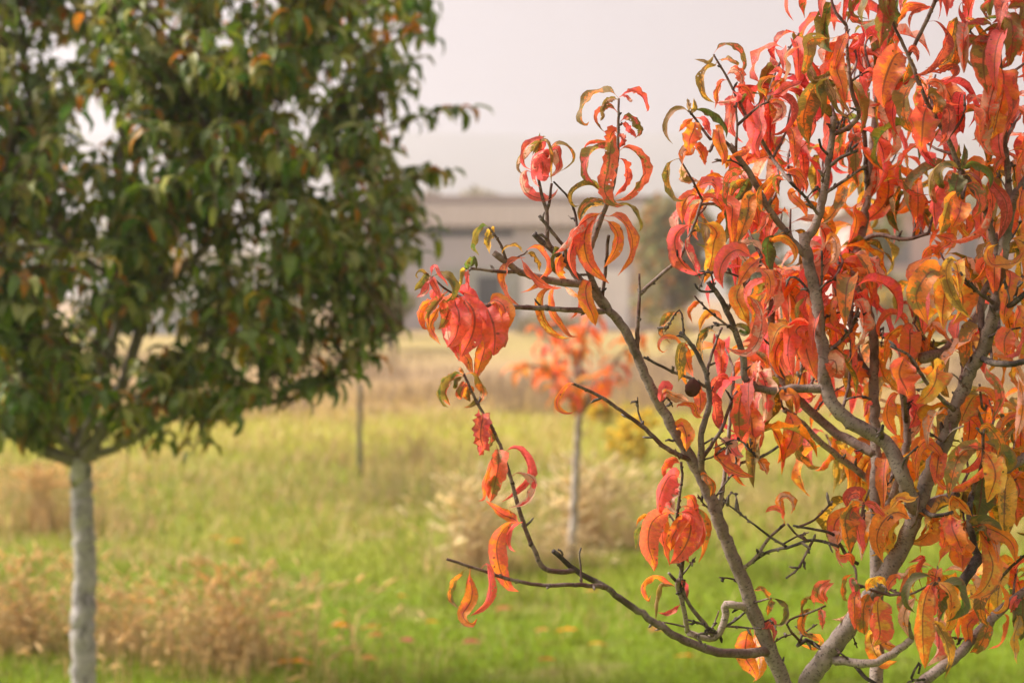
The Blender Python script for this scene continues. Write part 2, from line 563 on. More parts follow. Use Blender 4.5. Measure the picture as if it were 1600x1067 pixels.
def wood(name, pts, r0, r1, c0=C_MID, c1=None, sides=7, bud=0.0, spurs=0, parent=red, mat=M_BARK, samp=True, wob=1.0, dscale=None):
    """pts: (u, v, d) polyline; r0, r1 in photo pixels at 2 m"""
    pts = np.array(pts, float)
    if samp and len(SAMP):
        sa = np.array(SAMP)
        dd_ = np.hypot(sa[:, 0] - pts[0, 0], sa[:, 1] - pts[0, 1]) + 60 * np.abs(sa[:, 2] - pts[0, 2])
        k_ = int(np.argmin(dd_))
        if dd_[k_] < 34:
            pts[0] = sa[k_, :3]
    n = max(6, int(np.linalg.norm(np.diff(pts[:, :2], axis=0), axis=1).sum() / 9) + 2)
    q = catmull(pts * np.array([1, 1, 1000]), n) / np.array([1, 1, 1000])
    d0 = dscale or 2.0
    path = np.array([P(*a) for a in q])
    t = np.linspace(0, 1, n)
    rp = r0 + (r1 - r0) * t**.85
    path += rng.standard_normal((n, 3)) * px(wob, d0) * np.minimum(rp / 8, .8)[:, None]
    rad = px(rp, d0) * (1 + .022 * rng.standard_normal(n))
    mb = MB()
    seed = rng.uniform(0, 500)
    v, f, lc = tube_geo(path, rad, sides, seed)
    c1 = c1 or c0
    cc = np.repeat(np.array(c0)[None] * (1 - t[:, None]) + np.array(c1)[None] * t[:, None], sides, 0)
    mb.add(v, f, cc, lc)
    def stub(i, ln, rr, dark, fwd=.5):
        T = norm(path[min(i + 1, n - 1)] - path[max(i - 1, 0)])
        dv = rng.standard_normal(3); dv -= (dv @ T) * T
        dv = norm(norm(dv) + fwd * T)
        a = path[i] - dv * rad[i] * .2
        k = 4
        pp = np.array([a + dv * ln * s for s in np.linspace(0, 1, k)]) + rng.standard_normal((k, 3)) * ln * .05
        rr_ = rr * np.array([1.15, 1.0, .95, .45])
        v, f, lc = tube_geo(pp, rr_, 5, seed + 9, .12)
        mb.add(v, f, dark, lc)
    Lpx = np.linalg.norm(np.diff(q[:, :2], axis=0), axis=1).sum()
    for _ in range(int(Lpx / 100 * bud)):
        i = int(rng.integers(1, n - 1))
        stub(i, px(rng.uniform(2.5, 5), d0) + rad[i] * .8, px(rng.uniform(1.6, 2.6), d0), C_DARK if rng.random() < .6 else c1, .9)
    for _ in range(spurs):
        i = int(rng.integers(2, n - 1))
        stub(i, px(rng.uniform(7, 18), d0) + rad[i], px(rng.uniform(1.8, 2.8), d0), C_DARK, .7)
    # swollen dark node collars
    for _ in range(int(Lpx / 150 * (bud > 0 and r0 < 7))):
        i = int(rng.integers(1, n - 1))
        T = norm(path[min(i + 1, n - 1)] - path[max(i - 1, 0)])
        rr = rad[i]
        pp = np.array([path[i] - T * rr * .9, path[i] - T * rr * .3, path[i] + T * rr * .3, path[i] + T * rr * .9])
        v, f, lc = tube_geo(pp, rr * np.array([.9, 1.12, 1.14, .9]), sides, seed + 3, .14)
        mb.add(v, f, np.array(c0) * .45, lc)
    o = mb.obj(name, mat, parent, path[0], smooth=True)
    if samp:
        for a, b in zip(q, rp):
            SAMP.append((a[0], a[1], a[2], b))
    return o

def pl(s, d, d2=None):
    a = [tuple(map(float, t.split(','))) for t in s.split()]
    d2 = d if d2 is None else d2
    return [(u, v, d + (d2 - d) * i / max(len(a) - 1, 1)) for i, (u, v) in enumerate(a)]

# trunk and scaffold limbs
wood('trunk', pl('1300,2160 1296,1900 1285,1650 1290,1400', 2.08, 2.06), 52, 40, C_OLD, sides=12)
wood('branch', pl('1290,1420 1262,1240 1248,1130 1225,1067 1205,1020 1180,960 1160,905 1135,845 1110,778 1085,725 1050,665 1020,612 993,550 972,510 946,480', 2.06, 2.0), 17, 6.6, C_OLD, C_MID, 12, .8, 6)
wood('branch', pl('1250,1140 1264,1067 1292,1024 1330,975 1372,915 1412,850 1440,775 1462,719 1485,667 1511,590 1534,549 1549,507 1564,436 1568,380 1582,319 1606,280', 2.05, 1.93), 17, 8, C_OLD, (.15, .11, .09), 12, .7, 7)
wood('branch', pl('1292,1410 1350,1230 1369,1067 1372,1004 1369,873 1367,779 1369,716 1367,650 1365,590 1365,530 1354,474 1339,440 1333,414 1341,387 1350,350 1356,300 1362,230 1372,150', 2.08, 2.24), 14, 5.5, C_OLD, C_MID, 12, .8, 6)
wood('branch', pl('1430,800 1414,752 1395,710 1376,684 1331,661 1301,631 1290,605 1288,560 1281,515 1275,462 1262,406 1256,365', 1.97, 2.04), 12.5, 9, C_OLD, C_MID, 11, .8, 4)
wood('branch', pl('1256,372 1271,358 1282,330 1292,270 1299,225 1303,184', 2.04, 2.04), 7.5, 5, C_MID, C_MID, 9, 1, 2)
wood('branch', pl('1366,712 1301,672 1245,620 1211,571 1206,520 1207,470', 2.17, 2.2), 9, 6, C_MID, C_TWIG, 9, 1, 3)
wood('branch', pl('1300,1420 1395,1130 1440,1067 1492,1027 1530,986 1575,944 1612,915', 2.05, 2.1), 13, 7, C_OLD, C_MID, 9, .6, 2)
wood('branch', pl('1312,1042 1357,1036 1395,1021 1425,997', 2.0, 2.0), 8, 5.5, C_OLD, C_PALE, 9, .8, 1)
wood('branch', pl('1474,551 1511,515 1534,481 1552,440', 2.12, 2.2), 9, 7, C_MID, C_MID, 8)
wood('branch', pl('1440,560 1474,551', 2.1, 2.12), 9.5, 9, C_MID, C_MID, 8)
wood('branch', pl('1372,800 1384,798 1402,757 1417,697 1414,640 1410,600', 2.16, 2.2), 8, 6, C_PALE, C_MID, 8, .8, 2)
wood('branch', pl('1372,770 1354,747 1305,710 1275,684 1245,654 1225,640', 2.2, 2.12), 6.5, 5, C_PALE, C_PALE, 8, 1.2, 4)
wood('branch', pl('1440,800 1470,783 1500,770 1585,725 1615,706', 1.98, 2.12), 11, 8, C_MID, C_OLD, 8)
wood('branch', pl('1522,740 1515,790 1522,855 1530,872', 1.98, 1.96), 4, 6, C_DARK, C_DARK, 7, 2, 3)
wood('branch', pl('1532,868 1516,890 1500,914', 1.95, 1.93), 9, 8, C_DARK, C_DARK, 8, 2)

# left limb and its twigs
wood('branch', pl('938,464 912,446 880,442 849,436 811,424 790,408 771,395', 2.0, 1.97), 7, 5, C_MID, (.20, .13, .11), 9, 1, 2)
wood('branch', pl('957,497 930,448 912,406 898,388', 2.0, 1.98), 6, 4.5, C_MID, C_DARK, 8, 2, 2)
wood('branch', pl('912,446 890,418 864,391 845,376 834,365', 2.0, 1.99), 6, 5, C_MID, C_DARK, 8, 1.5, 1)
wood('twig', pl('915,412 924,385 931,364 944,330 959,285 965,244 966,190 967,154', 1.985, 1.97), 5, 1.8, C_MID, C_TWIG, 7, 3, 3)
wood('twig', pl('946,490 920,487 890,484 830,481 785,479 757,478', 2.0, 1.94), 5, 3.6, C_TWIG, C_TWIG, 7, 3, 3)
wood('twig', pl('764,478 735,468 715,462 690,447 675,432', 1.945, 1.93), 2.4, 1.6, C_TWIG, C_TWIG, 6, 3)
wood('twig', pl('811,424 780,424 750,421 727,419', 1.975, 1.95), 3.2, 2.4, C_TWIG, C_TWIG, 6, 5, 2)
wood('twig', pl('792,406 785,388 775,370 763,354', 1.97, 1.96), 2.6, 1.8, C_TWIG, C_TWIG, 6, 5)
wood('twig', pl('795,412 812,400 818,398 824,392', 1.97, 1.95), 1.6, 1.2, C_TWIG, C_TWIG, 6)
wood('twig', pl('856,392 855,372 854,332 846,303 838,262', 1.99, 1.98), 4.2, 2.0, C_MID, C_TWIG, 7, 3, 2)
wood('twig', pl('854,330 858,318 862,287', 1.99, 1.98), 2.6, 2, C_TWIG, C_TWIG, 6, 3)
wood('twig', pl('905,366 901,348 890,312 865,284', 2.0, 1.99), 2.6, 1.6, C_TWIG, C_DARK, 6, 3, 2)
wood('twig', pl('897,410 882,388 862,362 842,337', 1.99, 1.97), 3.2, 2.8, C_TWIG, C_DARK, 6, 4, 1)
wood('twig', pl('938,472 944,440 948,400 950,372 951,368', 2.0, 1.98), 3, 2.6, C_TWIG, C_DARK, 6, 4, 2)
wood('twig', pl('995,552 997,500 999,462 999,427', 2.0, 2.0), 4.5, 1.8, C_TWIG, C_TWIG, 7, 2, 1)
wood('twig', pl('999,459 1025,436 1059,406 1072,380 1085,350 1097,312', 2.0, 2.03), 3.4, 2.2, C_MID, C_TWIG, 7, 3, 3)
wood('twig', pl('1077,722 1044,702 1006,669 950,627 916,609 894,599', 2.0, 1.95), 4.5, 2.2, C_TWIG, C_TWIG, 7, 4, 4)
wood('twig', pl('1098,742 1096,700 1096,672 1107,639 1108,612 1100,575 1077,534 1062,519', 2.0, 1.99), 6, 3, C_MID, C_DARK, 8, 3, 4)
wood('twig', pl('1106,606 1080,592 1047,579 1006,558', 1.99, 1.98), 3, 2.2, C_TWIG, C_DARK, 6, 4, 2)
wood('twig', pl('1104,590 1107,571 1120,530 1128,512', 1.99, 2.02), 2.6, 1.8, C_TWIG, C_TWIG, 6, 5, 1)
wood('twig', pl('1100,722 1126,672 1140,635 1152,610', 2.0, 2.0), 3.6, 2.2, C_TWIG, C_TWIG, 7, 3, 2)
wood('twig', pl('1124,806 1131,750 1137,708 1140,660 1146,600', 2.03, 2.05), 4, 2.6, C_PALE, C_TWIG, 7, 1, 1)
wood('twig', pl('1133,735 1155,724 1190,714 1216,697', 2.03, 2.0), 3, 2.2, C_TWIG, C_DARK, 6, 3, 2)
# limb with the forked twig
wood('branch', pl('1288,607 1250,606 1200,610 1167,594 1158,545 1134,481 1107,440', 2.02, 1.98), 7.5, 4, C_MID, C_DARK, 8, 2, 3)
wood('twig', pl('1136,482 1160,445 1190,402', 1.98, 1.96), 2.8, 2, C_TWIG, C_TWIG, 6, 4, 2)
wood('twig', pl('1110,455 1095,455 1085,443', 1.98, 1.97), 2.8, 1.8, C_DARK, C_DARK, 6, 3)
wood('twig', pl('1140,520 1120,496 1097,476 1085,462', 1.98, 1.96), 2.2, 1.5, C_TWIG, C_TWIG, 6, 4)
# long low-left branch
wood('branch', pl('1190,1024 1155,1020 1111,1016 1044,986 995,952 972,937 942,914 901,892 864,860', 2.02, 1.9), 8.5, 3.6, (.16, .095, .08), C_DARK, 9, 1.5, 6)
wood('twig', pl('903,893 875,893 849,888 836,862 822,828 808,785 797,744 775,680 756,648 745,628 724,584', 1.905, 1.86), 4.2, 2, C_TWIG, C_TWIG, 7, 3, 2)
wood('twig', pl('948,920 930,915 905,913 852,914 800,906 745,888 698,873', 1.9, 1.84), 4, 2, C_TWIG, C_TWIG, 7, 3.5, 3)
wood('twig', pl('909,910 907,885 905,866 908,855', 1.9, 1.9), 1.8, 1.4, C_TWIG, C_DARK, 6, 5)
wood('twig', pl('884,872 878,862 872,858', 1.9, 1.9), 2, 1.6, C_TWIG, C_DARK, 6, 3)
# crooked old stub and the shoot that grows from it
wood('branch', pl('1172,950 1150,946 1129,945 1133,951 1132,966 1126,985 1114,997 1098,996 1074,988', 2.03, 2.05), 6.5, 5.5, C_PALE, C_PALE, 9, 1, 3)
wood('twig', pl('1076,990 1070,965 1066,940 1058,915 1062,905', 2.05, 2.0), 4, 4, C_PALE, C_MID, 7, 2, 2)
wood('twig', pl('1064,925 1066,870 1058,830 1060,790 1066,745 1064,722', 2.01, 1.98), 4, 2, C_DARK, C_TWIG, 7, 3, 2)
wood('twig', pl('1112,990 1095,968 1077,944 1062,915 1045,895', 2.05, 2.0), 4, 2.4, C_MID, C_DARK, 7, 2, 2)
wood('twig', pl('1118,984 1100,976 1075,968', 2.04, 2.02), 2.2, 1.6, C_DARK, C_DARK, 6, 6, 2)
wood('twig', pl('1130,985 1150,968 1165,955', 2.05, 2.04), 2.6, 1.8, C_DARK, C_DARK, 6, 4, 1)
wood('twig', pl('1135,985 1160,980 1190,982', 2.05, 2.02), 2.0, 1.5, C_TWIG, C_DARK, 6, 4, 1)
# bare twigs right of the left limb
wood('twig', pl('1163,893 1180,872 1200,843 1226,818', 2.03, 2.0), 3.6, 2.2, C_PALE, C_TWIG, 7, 2, 1)
wood('twig', pl('1168,877 1200,862 1234,854 1271,843 1312,854', 2.03, 1.96), 2.8, 2.6, C_DARK, C_DARK, 6, 5, 4)
wood('twig', pl('1228,857 1200,836 1160,805 1130,783', 2.0, 1.98), 2.4, 1.4, C_DARK, C_DARK, 6, 5, 2)
wood('twig', pl('1269,842 1258,868 1245,890 1228,903', 1.99, 1.95), 2.2, 1.6, C_TWIG, C_DARK, 6, 5, 2)
wood('twig', pl('1262,846 1246,836 1230,818', 1.99, 1.98), 2.2, 1.8, C_TWIG, C_TWIG, 6, 4)
wood('twig', pl('1340,880 1324,869 1310,845 1297,832 1268,826 1240,821', 2.0, 1.97), 3, 2, C_DARK, C_DARK, 6, 4, 3)
wood('twig', pl('1250,823 1275,810 1301,783', 1.98, 1.96), 2.2, 1.5, C_TWIG, C_TWIG, 6, 4, 1)
wood('twig', pl('1178,945 1190,938 1205,934', 2.02, 2.0), 2.2, 1.6, C_DARK, C_TWIG, 6, 5)
wood('twig', pl('1245,1008 1262,1000 1290,1018', 2.03, 2.05), 3, 4, C_DARK, C_DARK, 6, 3, 2)
wood('twig', pl('1248,1004 1235,985 1231,970 1262,958 1290,946', 2.02, 1.96), 2.4, 1.6, C_TWIG, C_TWIG, 6, 3)
# upper middle
wood('twig', pl('1304,210 1327,199 1342,178 1331,142 1324,82 1322,40', 2.04, 2.0), 4.6, 2.2, (.19, .09, .08), C_TWIG, 7, 2, 1)
wood('twig', pl('1301,262 1315,246 1339,236', 2.04, 2.0), 3.4, 2.6, C_MID, C_DARK, 6, 3, 2)
wood('twig', pl('1296,306 1327,277 1354,259', 2.04, 2.0), 3, 2, C_TWIG, C_TWIG, 6, 5, 2)
wood('twig', pl('1277,336 1258,308 1234,285', 2.04, 2.0), 2.8, 2.2, C_DARK, C_DARK, 6, 3, 1)
wood('twig', pl('1290,245 1284,232 1280,218', 2.04, 2.02), 2.4, 2, C_DARK, C_DARK, 6)
wood('branch', pl('1262,405 1249,390 1224,358 1200,324 1180,288 1160,255 1140,226', 2.04, 2.0), 5.5, 5, C_MID, C_MID, 8, 2, 3)
wood('twig', pl('1145,232 1125,216 1110,218', 2.0, 1.98), 3.6, 2, C_DARK, C_TWIG, 6, 4)
wood('twig', pl('1152,244 1150,225 1152,196 1150,170 1151,160', 2.0, 1.99), 2.4, 1.6, C_TWIG, C_TWIG, 6, 3)
wood('twig', pl('1152,194 1170,180 1186,166 1200,160', 1.995, 1.98), 2.6, 1.6, C_TWIG, C_TWIG, 6, 3)
wood('twig', pl('1180,200 1165,180 1150,150 1135,120 1115,86', 2.02, 2.02), 3, 1.6, C_TWIG, C_TWIG, 6, 3, 1)
wood('twig', pl('1226,300 1205,245 1180,200', 2.06, 2.03), 3.4, 3, C_MID, C_TWIG, 6, 2)
wood('twig', pl('1110,236 1096,200 1086,185 1075,172', 1.99, 1.98), 2.6, 1.6, C_TWIG, C_TWIG, 6, 4)
wood('twig', pl('1120,222 1112,232 1108,238', 1.98, 1.98), 2.4, 2.4, C_TWIG, C_TWIG, 6)
wood('twig', pl('1097,312 1090,298 1083,284 1062,248', 2.03, 2.0), 2.2, 1.5, C_TWIG, C_TWIG, 6, 4)
wood('twig', pl('1344,384 1369,367 1414,374 1451,365', 2.22, 2.12), 4.6, 3, C_MID, C_TWIG, 7, 2, 2)
wood('twig', pl('1362,590 1342,560 1327,530', 2.2, 2.14), 5, 3, C_DARK, C_MID, 7, 2, 1)
wood('twig', pl('1292,558 1324,522 1341,481', 2.04, 2.0), 3.6, 2.4, C_MID, C_TWIG, 7, 4, 2)
wood('twig', pl('1325,640 1326,600 1330,530 1328,470 1326,432', 2.05, 2.06), 2.6, 1.8, C_TWIG, C_TWIG, 6, 4, 2)
wood('twig', pl('1284,492 1284,440 1284,392', 2.03, 2.02), 2, 1.6, C_DARK, C_DARK, 6, 3)
wood('twig', pl('1275,470 1260,450 1240,432 1228,440', 2.03, 2.05), 2.6, 2, C_TWIG, C_DARK, 6, 4, 2)
# upper right
wood('twig', pl('1570,420 1540,330 1510,280 1496,255 1485,225 1462,184 1444,150 1417,82 1397,41 1385,5', 1.95, 1.9), 6, 2, C_MID, C_TWIG, 7, 2, 2)
wood('twig', pl('1420,92 1429,71 1448,32 1466,-10', 1.92, 1.9), 3, 3, C_TWIG, C_TWIG, 6, 3)
wood('twig', pl('1580,330 1570,220 1563,110 1562,37 1560,-10', 1.93, 1.9), 5, 2.4, C_TWIG, C_TWIG, 6, 2, 1)
wood('twig', pl('1499,270 1500,290 1504,310', 1.92, 1.9), 2.4, 2, C_TWIG, C_TWIG, 6)
wood('twig', pl('1350,300 1350,200 1346,120 1349,90', 2.22, 2.16), 4, 4.5, C_DARK, C_DARK, 7, 2, 2)
wood('twig', pl('1488,642 1470,622 1447,597 1421,556 1391,541', 1.95, 1.9), 4.6, 1.8, (.13, .10, .09), C_DARK, 7, 2, 3)
wood('twig', pl('1432,580 1425,566 1422,556', 1.92, 1.9), 2.4, 1.8, C_DARK, C_DARK, 6)
wood('twig', pl('1547,476 1520,450 1500,425', 1.93, 1.9), 4, 2, (.12, .09, .08), C_DARK, 6, 3, 3)
wood('twig', pl('1534,567 1570,568 1606,563', 1.94, 1.9), 5.5, 4.5, C_DARK, C_DARK, 7, 2)
wood('twig', pl('1534,540 1534,474 1546,440', 1.98, 2.0), 6, 5, (.12, .08, .07), C_TWIG, 7)
wood('twig', pl('1560,492 1580,476 1608,455', 1.94, 1.9), 5, 4, C_DARK, C_DARK, 7, 3, 2)
wood('twig', pl('1550,535 1562,520 1594,512', 1.94, 1.9), 2.6, 1.6, C_DARK, C_DARK, 6, 3)
wood('twig', pl('1448,812 1459,806 1489,800', 1.97, 1.93), 4.5, 3, C_DARK, C_DARK, 7, 3)
wood('twig', pl('1400,752 1412,720 1435,697', 1.98, 1.94), 2, 1.6, C_DARK, C_DARK, 6, 3)
wood('twig', pl('1474,690 1490,672 1506,665', 1.93, 1.91), 2, 1.4, C_DARK, C_PALE, 6)
wood('twig', pl('1376,690 1378,672 1380,664', 1.96, 1.94), 5, 2.4, C_DARK, C_DARK, 6, 6, 3)
wood('twig', pl('1412,660 1413,620 1412,612', 2.12, 2.1), 4, 3, C_DARK, C_DARK, 6, 5, 3)
wood('twig', pl('1545,625 1536,640 1530,600', 1.97, 1.95), 2.4, 1.8, C_TWIG, C_TWIG, 6)
wood('twig', pl('1560,690 1540,670 1526,638', 2.05, 1.97), 3, 2, C_TWIG, C_TWIG, 6)
wood('twig', pl('1530,780 1535,720 1536,690 1538,670', 1.96, 1.92), 3.4, 2, C_TWIG, C_TWIG, 6, 3, 1)
wood('twig', pl('1428,830 1432,812 1436,780', 1.95, 1.92), 2, 1.6, C_TWIG, C_TWIG, 6)
wood('twig', pl('1395,925 1412,929 1440,920 1462,908', 1.95, 1.9), 2.6, 1.8, C_TWIG, C_TWIG, 6, 3, 1)
wood('twig', pl('1412,932 1388,929 1362,922 1340,912', 1.95, 1.93), 2.6, 1.8, C_TWIG, C_TWIG, 6, 3, 1)
wood('twig', pl('1425,998 1418,970 1412,932', 2.0, 1.95), 4, 2.6, C_MID, C_TWIG, 6, 3, 1)
wood('twig', pl('1338,860 1337,890 1338,912', 1.97, 1.94), 2.4, 1.8, C_TWIG, C_TWIG, 6, 3)
wood('twig', pl('1347,800 1352,780 1358,765', 1.98, 1.95), 2.4, 1.6, C_TWIG, C_TWIG, 6, 2)
wood('twig', pl('1335,862 1342,820 1350,785', 1.98, 1.97), 3, 2.2, C_TWIG, C_TWIG, 6, 2)
wood('twig', pl('1540,925 1556,912 1575,890 1604,865', 2.05, 1.96), 3, 2.2, C_TWIG, C_DARK, 6, 3)
wood('twig', pl('1430,1042 1424,1060 1440,1030 1435,1052', 2.0, 2.0), 2.4, 1.8, C_DARK, C_DARK, 6, 3, 1)
wood('twig', pl('1330,1048 1355,1060 1385,1078', 2.0, 2.0), 4, 3, C_DARK, C_DARK, 6, 2)
SB = np.array([a for a in SAMP if a[3] > 2.2 and 1000 < a[0] < 1610 and 120 < a[1] < 1060])
for k in range(64):
    a = SB[int(rng.integers(len(SB)))]
    th = rng.uniform(0, 6.28); ln = rng.uniform(25, 85); b = th + rng.uniform(-.6, .6)
    p1 = (a[0] + math.cos(th) * ln * .5, a[1] - abs(math.sin(th)) * ln * .5, a[2] + rng.uniform(-.02, .02))
    p2 = (p1[0] + math.cos(b) * ln * .5, p1[1] - math.sin(b) * ln * .5, p1[2] + rng.uniform(-.03, .03))
    wood('twig', [tuple(a[:3]), p1, p2], 1.9, 1.1, C_DARK, C_TWIG, 5, 6, 1)
SA = np.array(SAMP)

# dried mummy fruit
fc = P(1082, 606, 1.975)
uu = np.linspace(0, math.pi, 14); ww = np.linspace(0, 2 * math.pi, 18, endpoint=False)
fv = []
for a in uu:
    for b in ww:
        rr = px(11.5, 2) * (1 + .10 * math.sin(3 * b + 2 * a) + .07 * rng.standard_normal() * math.sin(a))
        fv.append(fc + rr * np.array([math.sin(a) * math.cos(b), math.sin(a) * math.sin(b), 1.12 * math.cos(a)]))
ff = [[i * 18 + j, i * 18 + (j + 1) % 18, (i + 1) * 18 + (j + 1) % 18, (i + 1) * 18 + j] for i in range(13) for j in range(18)]
fb = MB(); fb.add(fv, ff, (.075, .026, .020))
tag(fb.obj('dried_fruit', M_WOOD, red, fc, smooth=True), 'shrivelled dark brown fruit dried on the twig')

LEAVES = []       # (size key, verts, faces, lc, ca, cb, base)

def nearest(u, v, rad=70):
    d = np.hypot(SA[:, 0] - u, SA[:, 1] - v)
    i = int(np.argmin(d))
    return SA[i], d[i]

def TL(win, pts, w, roll, c, rag=0.0, under=False, dz=0.0):
    """a leaf followed along its midrib; win = (u0, v0, zoom)"""
    a = [tuple(map(float, t.split(','))) for t in pts.split()]
    a = [(win[0] + x / win[2], win[1] + y / win[2]) for x, y in a]
    s, dist = nearest(*a[0])
    d0 = s[2]
    if dist > 6:
        k = min(1.0, 40 / dist)
        foot = (a[0][0] + (s[0] - a[0][0]) * k, a[0][1] + (s[1] - a[0][1]) * k)
        if dist < 45:
            foot = (s[0], s[1])
        a = [foot] + a
        pet = .15
    else:
        pet = .11
    L = len(a)
    # leaves arch through depth as well as across the picture
    side = -1 if rng.random() < .72 else 1
    amp = side * rng.uniform(.008, .030)
    sway = rng.uniform(-.012, .012)
    uvd = [(u, v, d0 + amp * math.sin(math.pi * i / (L - 1) * .9) + sway * i / (L - 1) + dz * min(1, i / 2)) for i, (u, v) in enumerate(a)]
    sg = 1 if rng.random() < .5 else -1
    rl = math.radians(roll) * sg + (math.pi if under else 0)
    cur, W = trace_curve(uvd, rl, math.radians(rng.uniform(-55, 55)))
    v, f, lc = leaf_geo(cur, W, px(w, d0) * (1.08 if roll < 20 else .84), 24, 6, fold=rng.uniform(.35, .85), wave=rng.uniform(.08, .24), rag=rag, petiole=pet)
    A, B = pal(c)
    LEAVES.append((1e6, v, f, lc, A, B, cur[0]))

WA = (780, 120, 6.388); W3 = (800, 0, 2.667); W6 = (550, 250, 3.556); WB = (740, 280, 5.333); W2 = (640, 400, 3.81)
WC = (640, 400, 5.335); WD = (660, 560, 6.667); W8 = (640, 680, 3.81); WF = (660, 840, 5.333); WG = (960, 680, 5.333)
WX = (1000, 860, 5.333); WH = (1300, 860, 5.333); WI = (1300, 680, 5.333); WJ = (1300, 0, 5.333); WK = (1300, 180, 5.333)
WM = (1040, 60, 5.333); WN = (1040, 250, 5.333); WO = (1020, 430, 5.333); WP = (1300, 380, 5.333); WQ = (1020, 600, 5.333); WR = (1300, 560, 5.333)
# upright shoot
TL(WA, '1190,215 1130,160 1040,145 900,200 820,340 810,420 880,485 895,450', 26, 58, 'go')
TL(WA, '1190,230 1130,220 1060,250 1020,330 1030,400 1010,440', 14, 25, 'gw', .5)
TL(WA, '1190,370 1130,300 1080,290 970,340 950,430 1010,520 1060,560', 13, 45, 'rg', .3)
TL(WA, '1200,210 1260,170 1350,150 1430,210 1480,310 1470,350', 15, 38, 'rp', .6)
TL(WA, '1210,200 1260,195 1310,240 1330,230', 7, 20, 'pw', .5)
TL(WA, '1210,450 1270,400 1330,410 1400,480 1420,560 1350,620', 17, 38, 'gp', .5)
TL(WA, '1210,470 1260,480 1300,530 1340,570 1370,610', 12, 20, 'p', .7)
TL(W3, '440,545 415,590 402,700 385,790 420,850 470,855', 28, 12, 'rg', .35)
TL(WA, '1190,560 1150,540 1110,600 1120,720 1150,800', 22, 15, 'ro', .5)
TL(WA, '1190,660 1060,640 930,640 860,690 850,740', 11, 45, 'rg', .3)
TL(WA, '1200,740 1040,710 940,740 870,840 870,950 940,1060 1000,1130', 27, 55, 'gp')
TL(WA, '1195,750 1230,715 1300,715 1400,800 1430,920 1420,1020 1300,1180 1150,1240', 29, 48, 'rg', .25)
TL(WA, '1190,820 1230,830 1270,910 1280,1000 1250,1080 1150,1200', 19, 38, 'rd', .3)
TL(WA, '1205,560 1235,640 1200,710', 14, 20, 'd', .6)
# pink rosette
TL(WA, '390,900 440,650 330,690 220,800 170,910 250,985', 19, 48, 'gw')
TL(WA, '400,900 420,640 300,670 240,760 250,880 320,930', 15, 48, 'p')
TL(WA, '480,770 400,780 330,850 320,980 350,1060 400,1100', 24, 38, 'pw')
TL(WA, '390,800 400,640 350,720 330,790', 15, 30, 'go')
TL(WA, '420,640 500,690 515,800 515,950 520,1060', 11, 55, 'g')
TL(WA, '500,760 560,720 600,820 600,910 550,980 500,1000', 24, 35, 'wp')
TL(WA, '500,740 590,680 670,690 730,780 720,860 620,940', 13, 60, 'go')
TL(WA, '400,760 440,900 430,1000 500,990', 26, 10, 'pd', .3)
TL(WA, '450,800 500,880 480,980', 22, 20, 'pd', .3)
TL(W6, '1010,80 960,60 950,140 980,190 1050,215 1110,215 1145,160', 24, 28, 'pw')
TL(WA, '395,700 400,610 405,560', 10, 10, 'gt')
TL(WA, '400,700 430,610 465,600', 8, 30, 'gt')
# broad coral leaves below
TL(WB, '1085,280 1050,285 985,330 930,450 925,560 960,700 1050,800 1130,870', 28, 12, 'ro')
TL(WB, '1080,285 970,320 840,430 740,570 635,635', 21, 45, 'wr', 0, True)
TL(WB, '1050,330 920,430 850,520 805,640 830,760 880,840', 25, 22, 'rp')
TL(WB, '1100,345 1140,370 1200,460 1190,570 1130,680 1080,740', 24, 22, 'or')
TL(WB, '1110,320 1160,290 1230,330 1310,450 1320,580 1270,710 1200,805', 24, 36, 'ro')
TL(WB, '1140,210 1240,215 1300,225 1360,310 1395,390 1375,440', 15, 58, 'gG')
TL(WB, '1110,230 1080,190 1000,180 920,220 885,290 885,350', 17, 45, 'go')
TL(WB, '1110,240 1090,220 1030,215 960,240 910,310 885,355', 15, 40, 'Gy')
TL(WB, '1130,140 1030,80 980,50 900,60 830,110 820,190 850,225 890,215', 17, 48, 'gy')
TL(W6, '760,375 720,360 680,420 670,480 705,530', 17, 45, 'gG')
TL(WB, '150,400 160,400 140,450 130,530 135,620', 15, 18, 'yg', .3)
TL(WB, '410,610 370,565 300,560 250,590 235,630', 11, 60, 'g')
TL(WB, '420,630 470,575 530,580 600,660 610,740 560,830 480,910 390,945', 18, 46, 'ro')
TL(WB, '430,625 490,620 540,680 550,770', 13, 48, 'gy')
TL(WB, '430,655 370,660 290,700 255,800 270,920 330,1010 400,1060', 22, 48, 'ro')
TL(WB, '400,670 430,720 500,800 560,860 660,900 730,905', 18, 38, 'rp')
TL(WB, '700,640 680,580 650,650 650,740 690,800', 15, 55, 'Gg')
TL(WB, '740,650 730,640 700,700 710,790 770,830', 24, 28, 'or', .3)
TL(W2, '870,180 860,190 810,210 780,280 790,360 830,430 890,480 960,490', 20, 28, 'oy')
TL(W2, '860,185 850,190 835,250 840,320 880,390 930,450 960,480 1010,478', 16, 22, 'ro')
TL(W2, '1080,130 1050,190 1060,280 1090,350 1105,415', 24, 12, 'or')
TL(W2, '1060,230 1040,250 1020,300 990,350 955,372', 11, 48, 'r')
TL(W2, '920,180 960,210 1010,240 1040,250', 12, 30, 'wo')
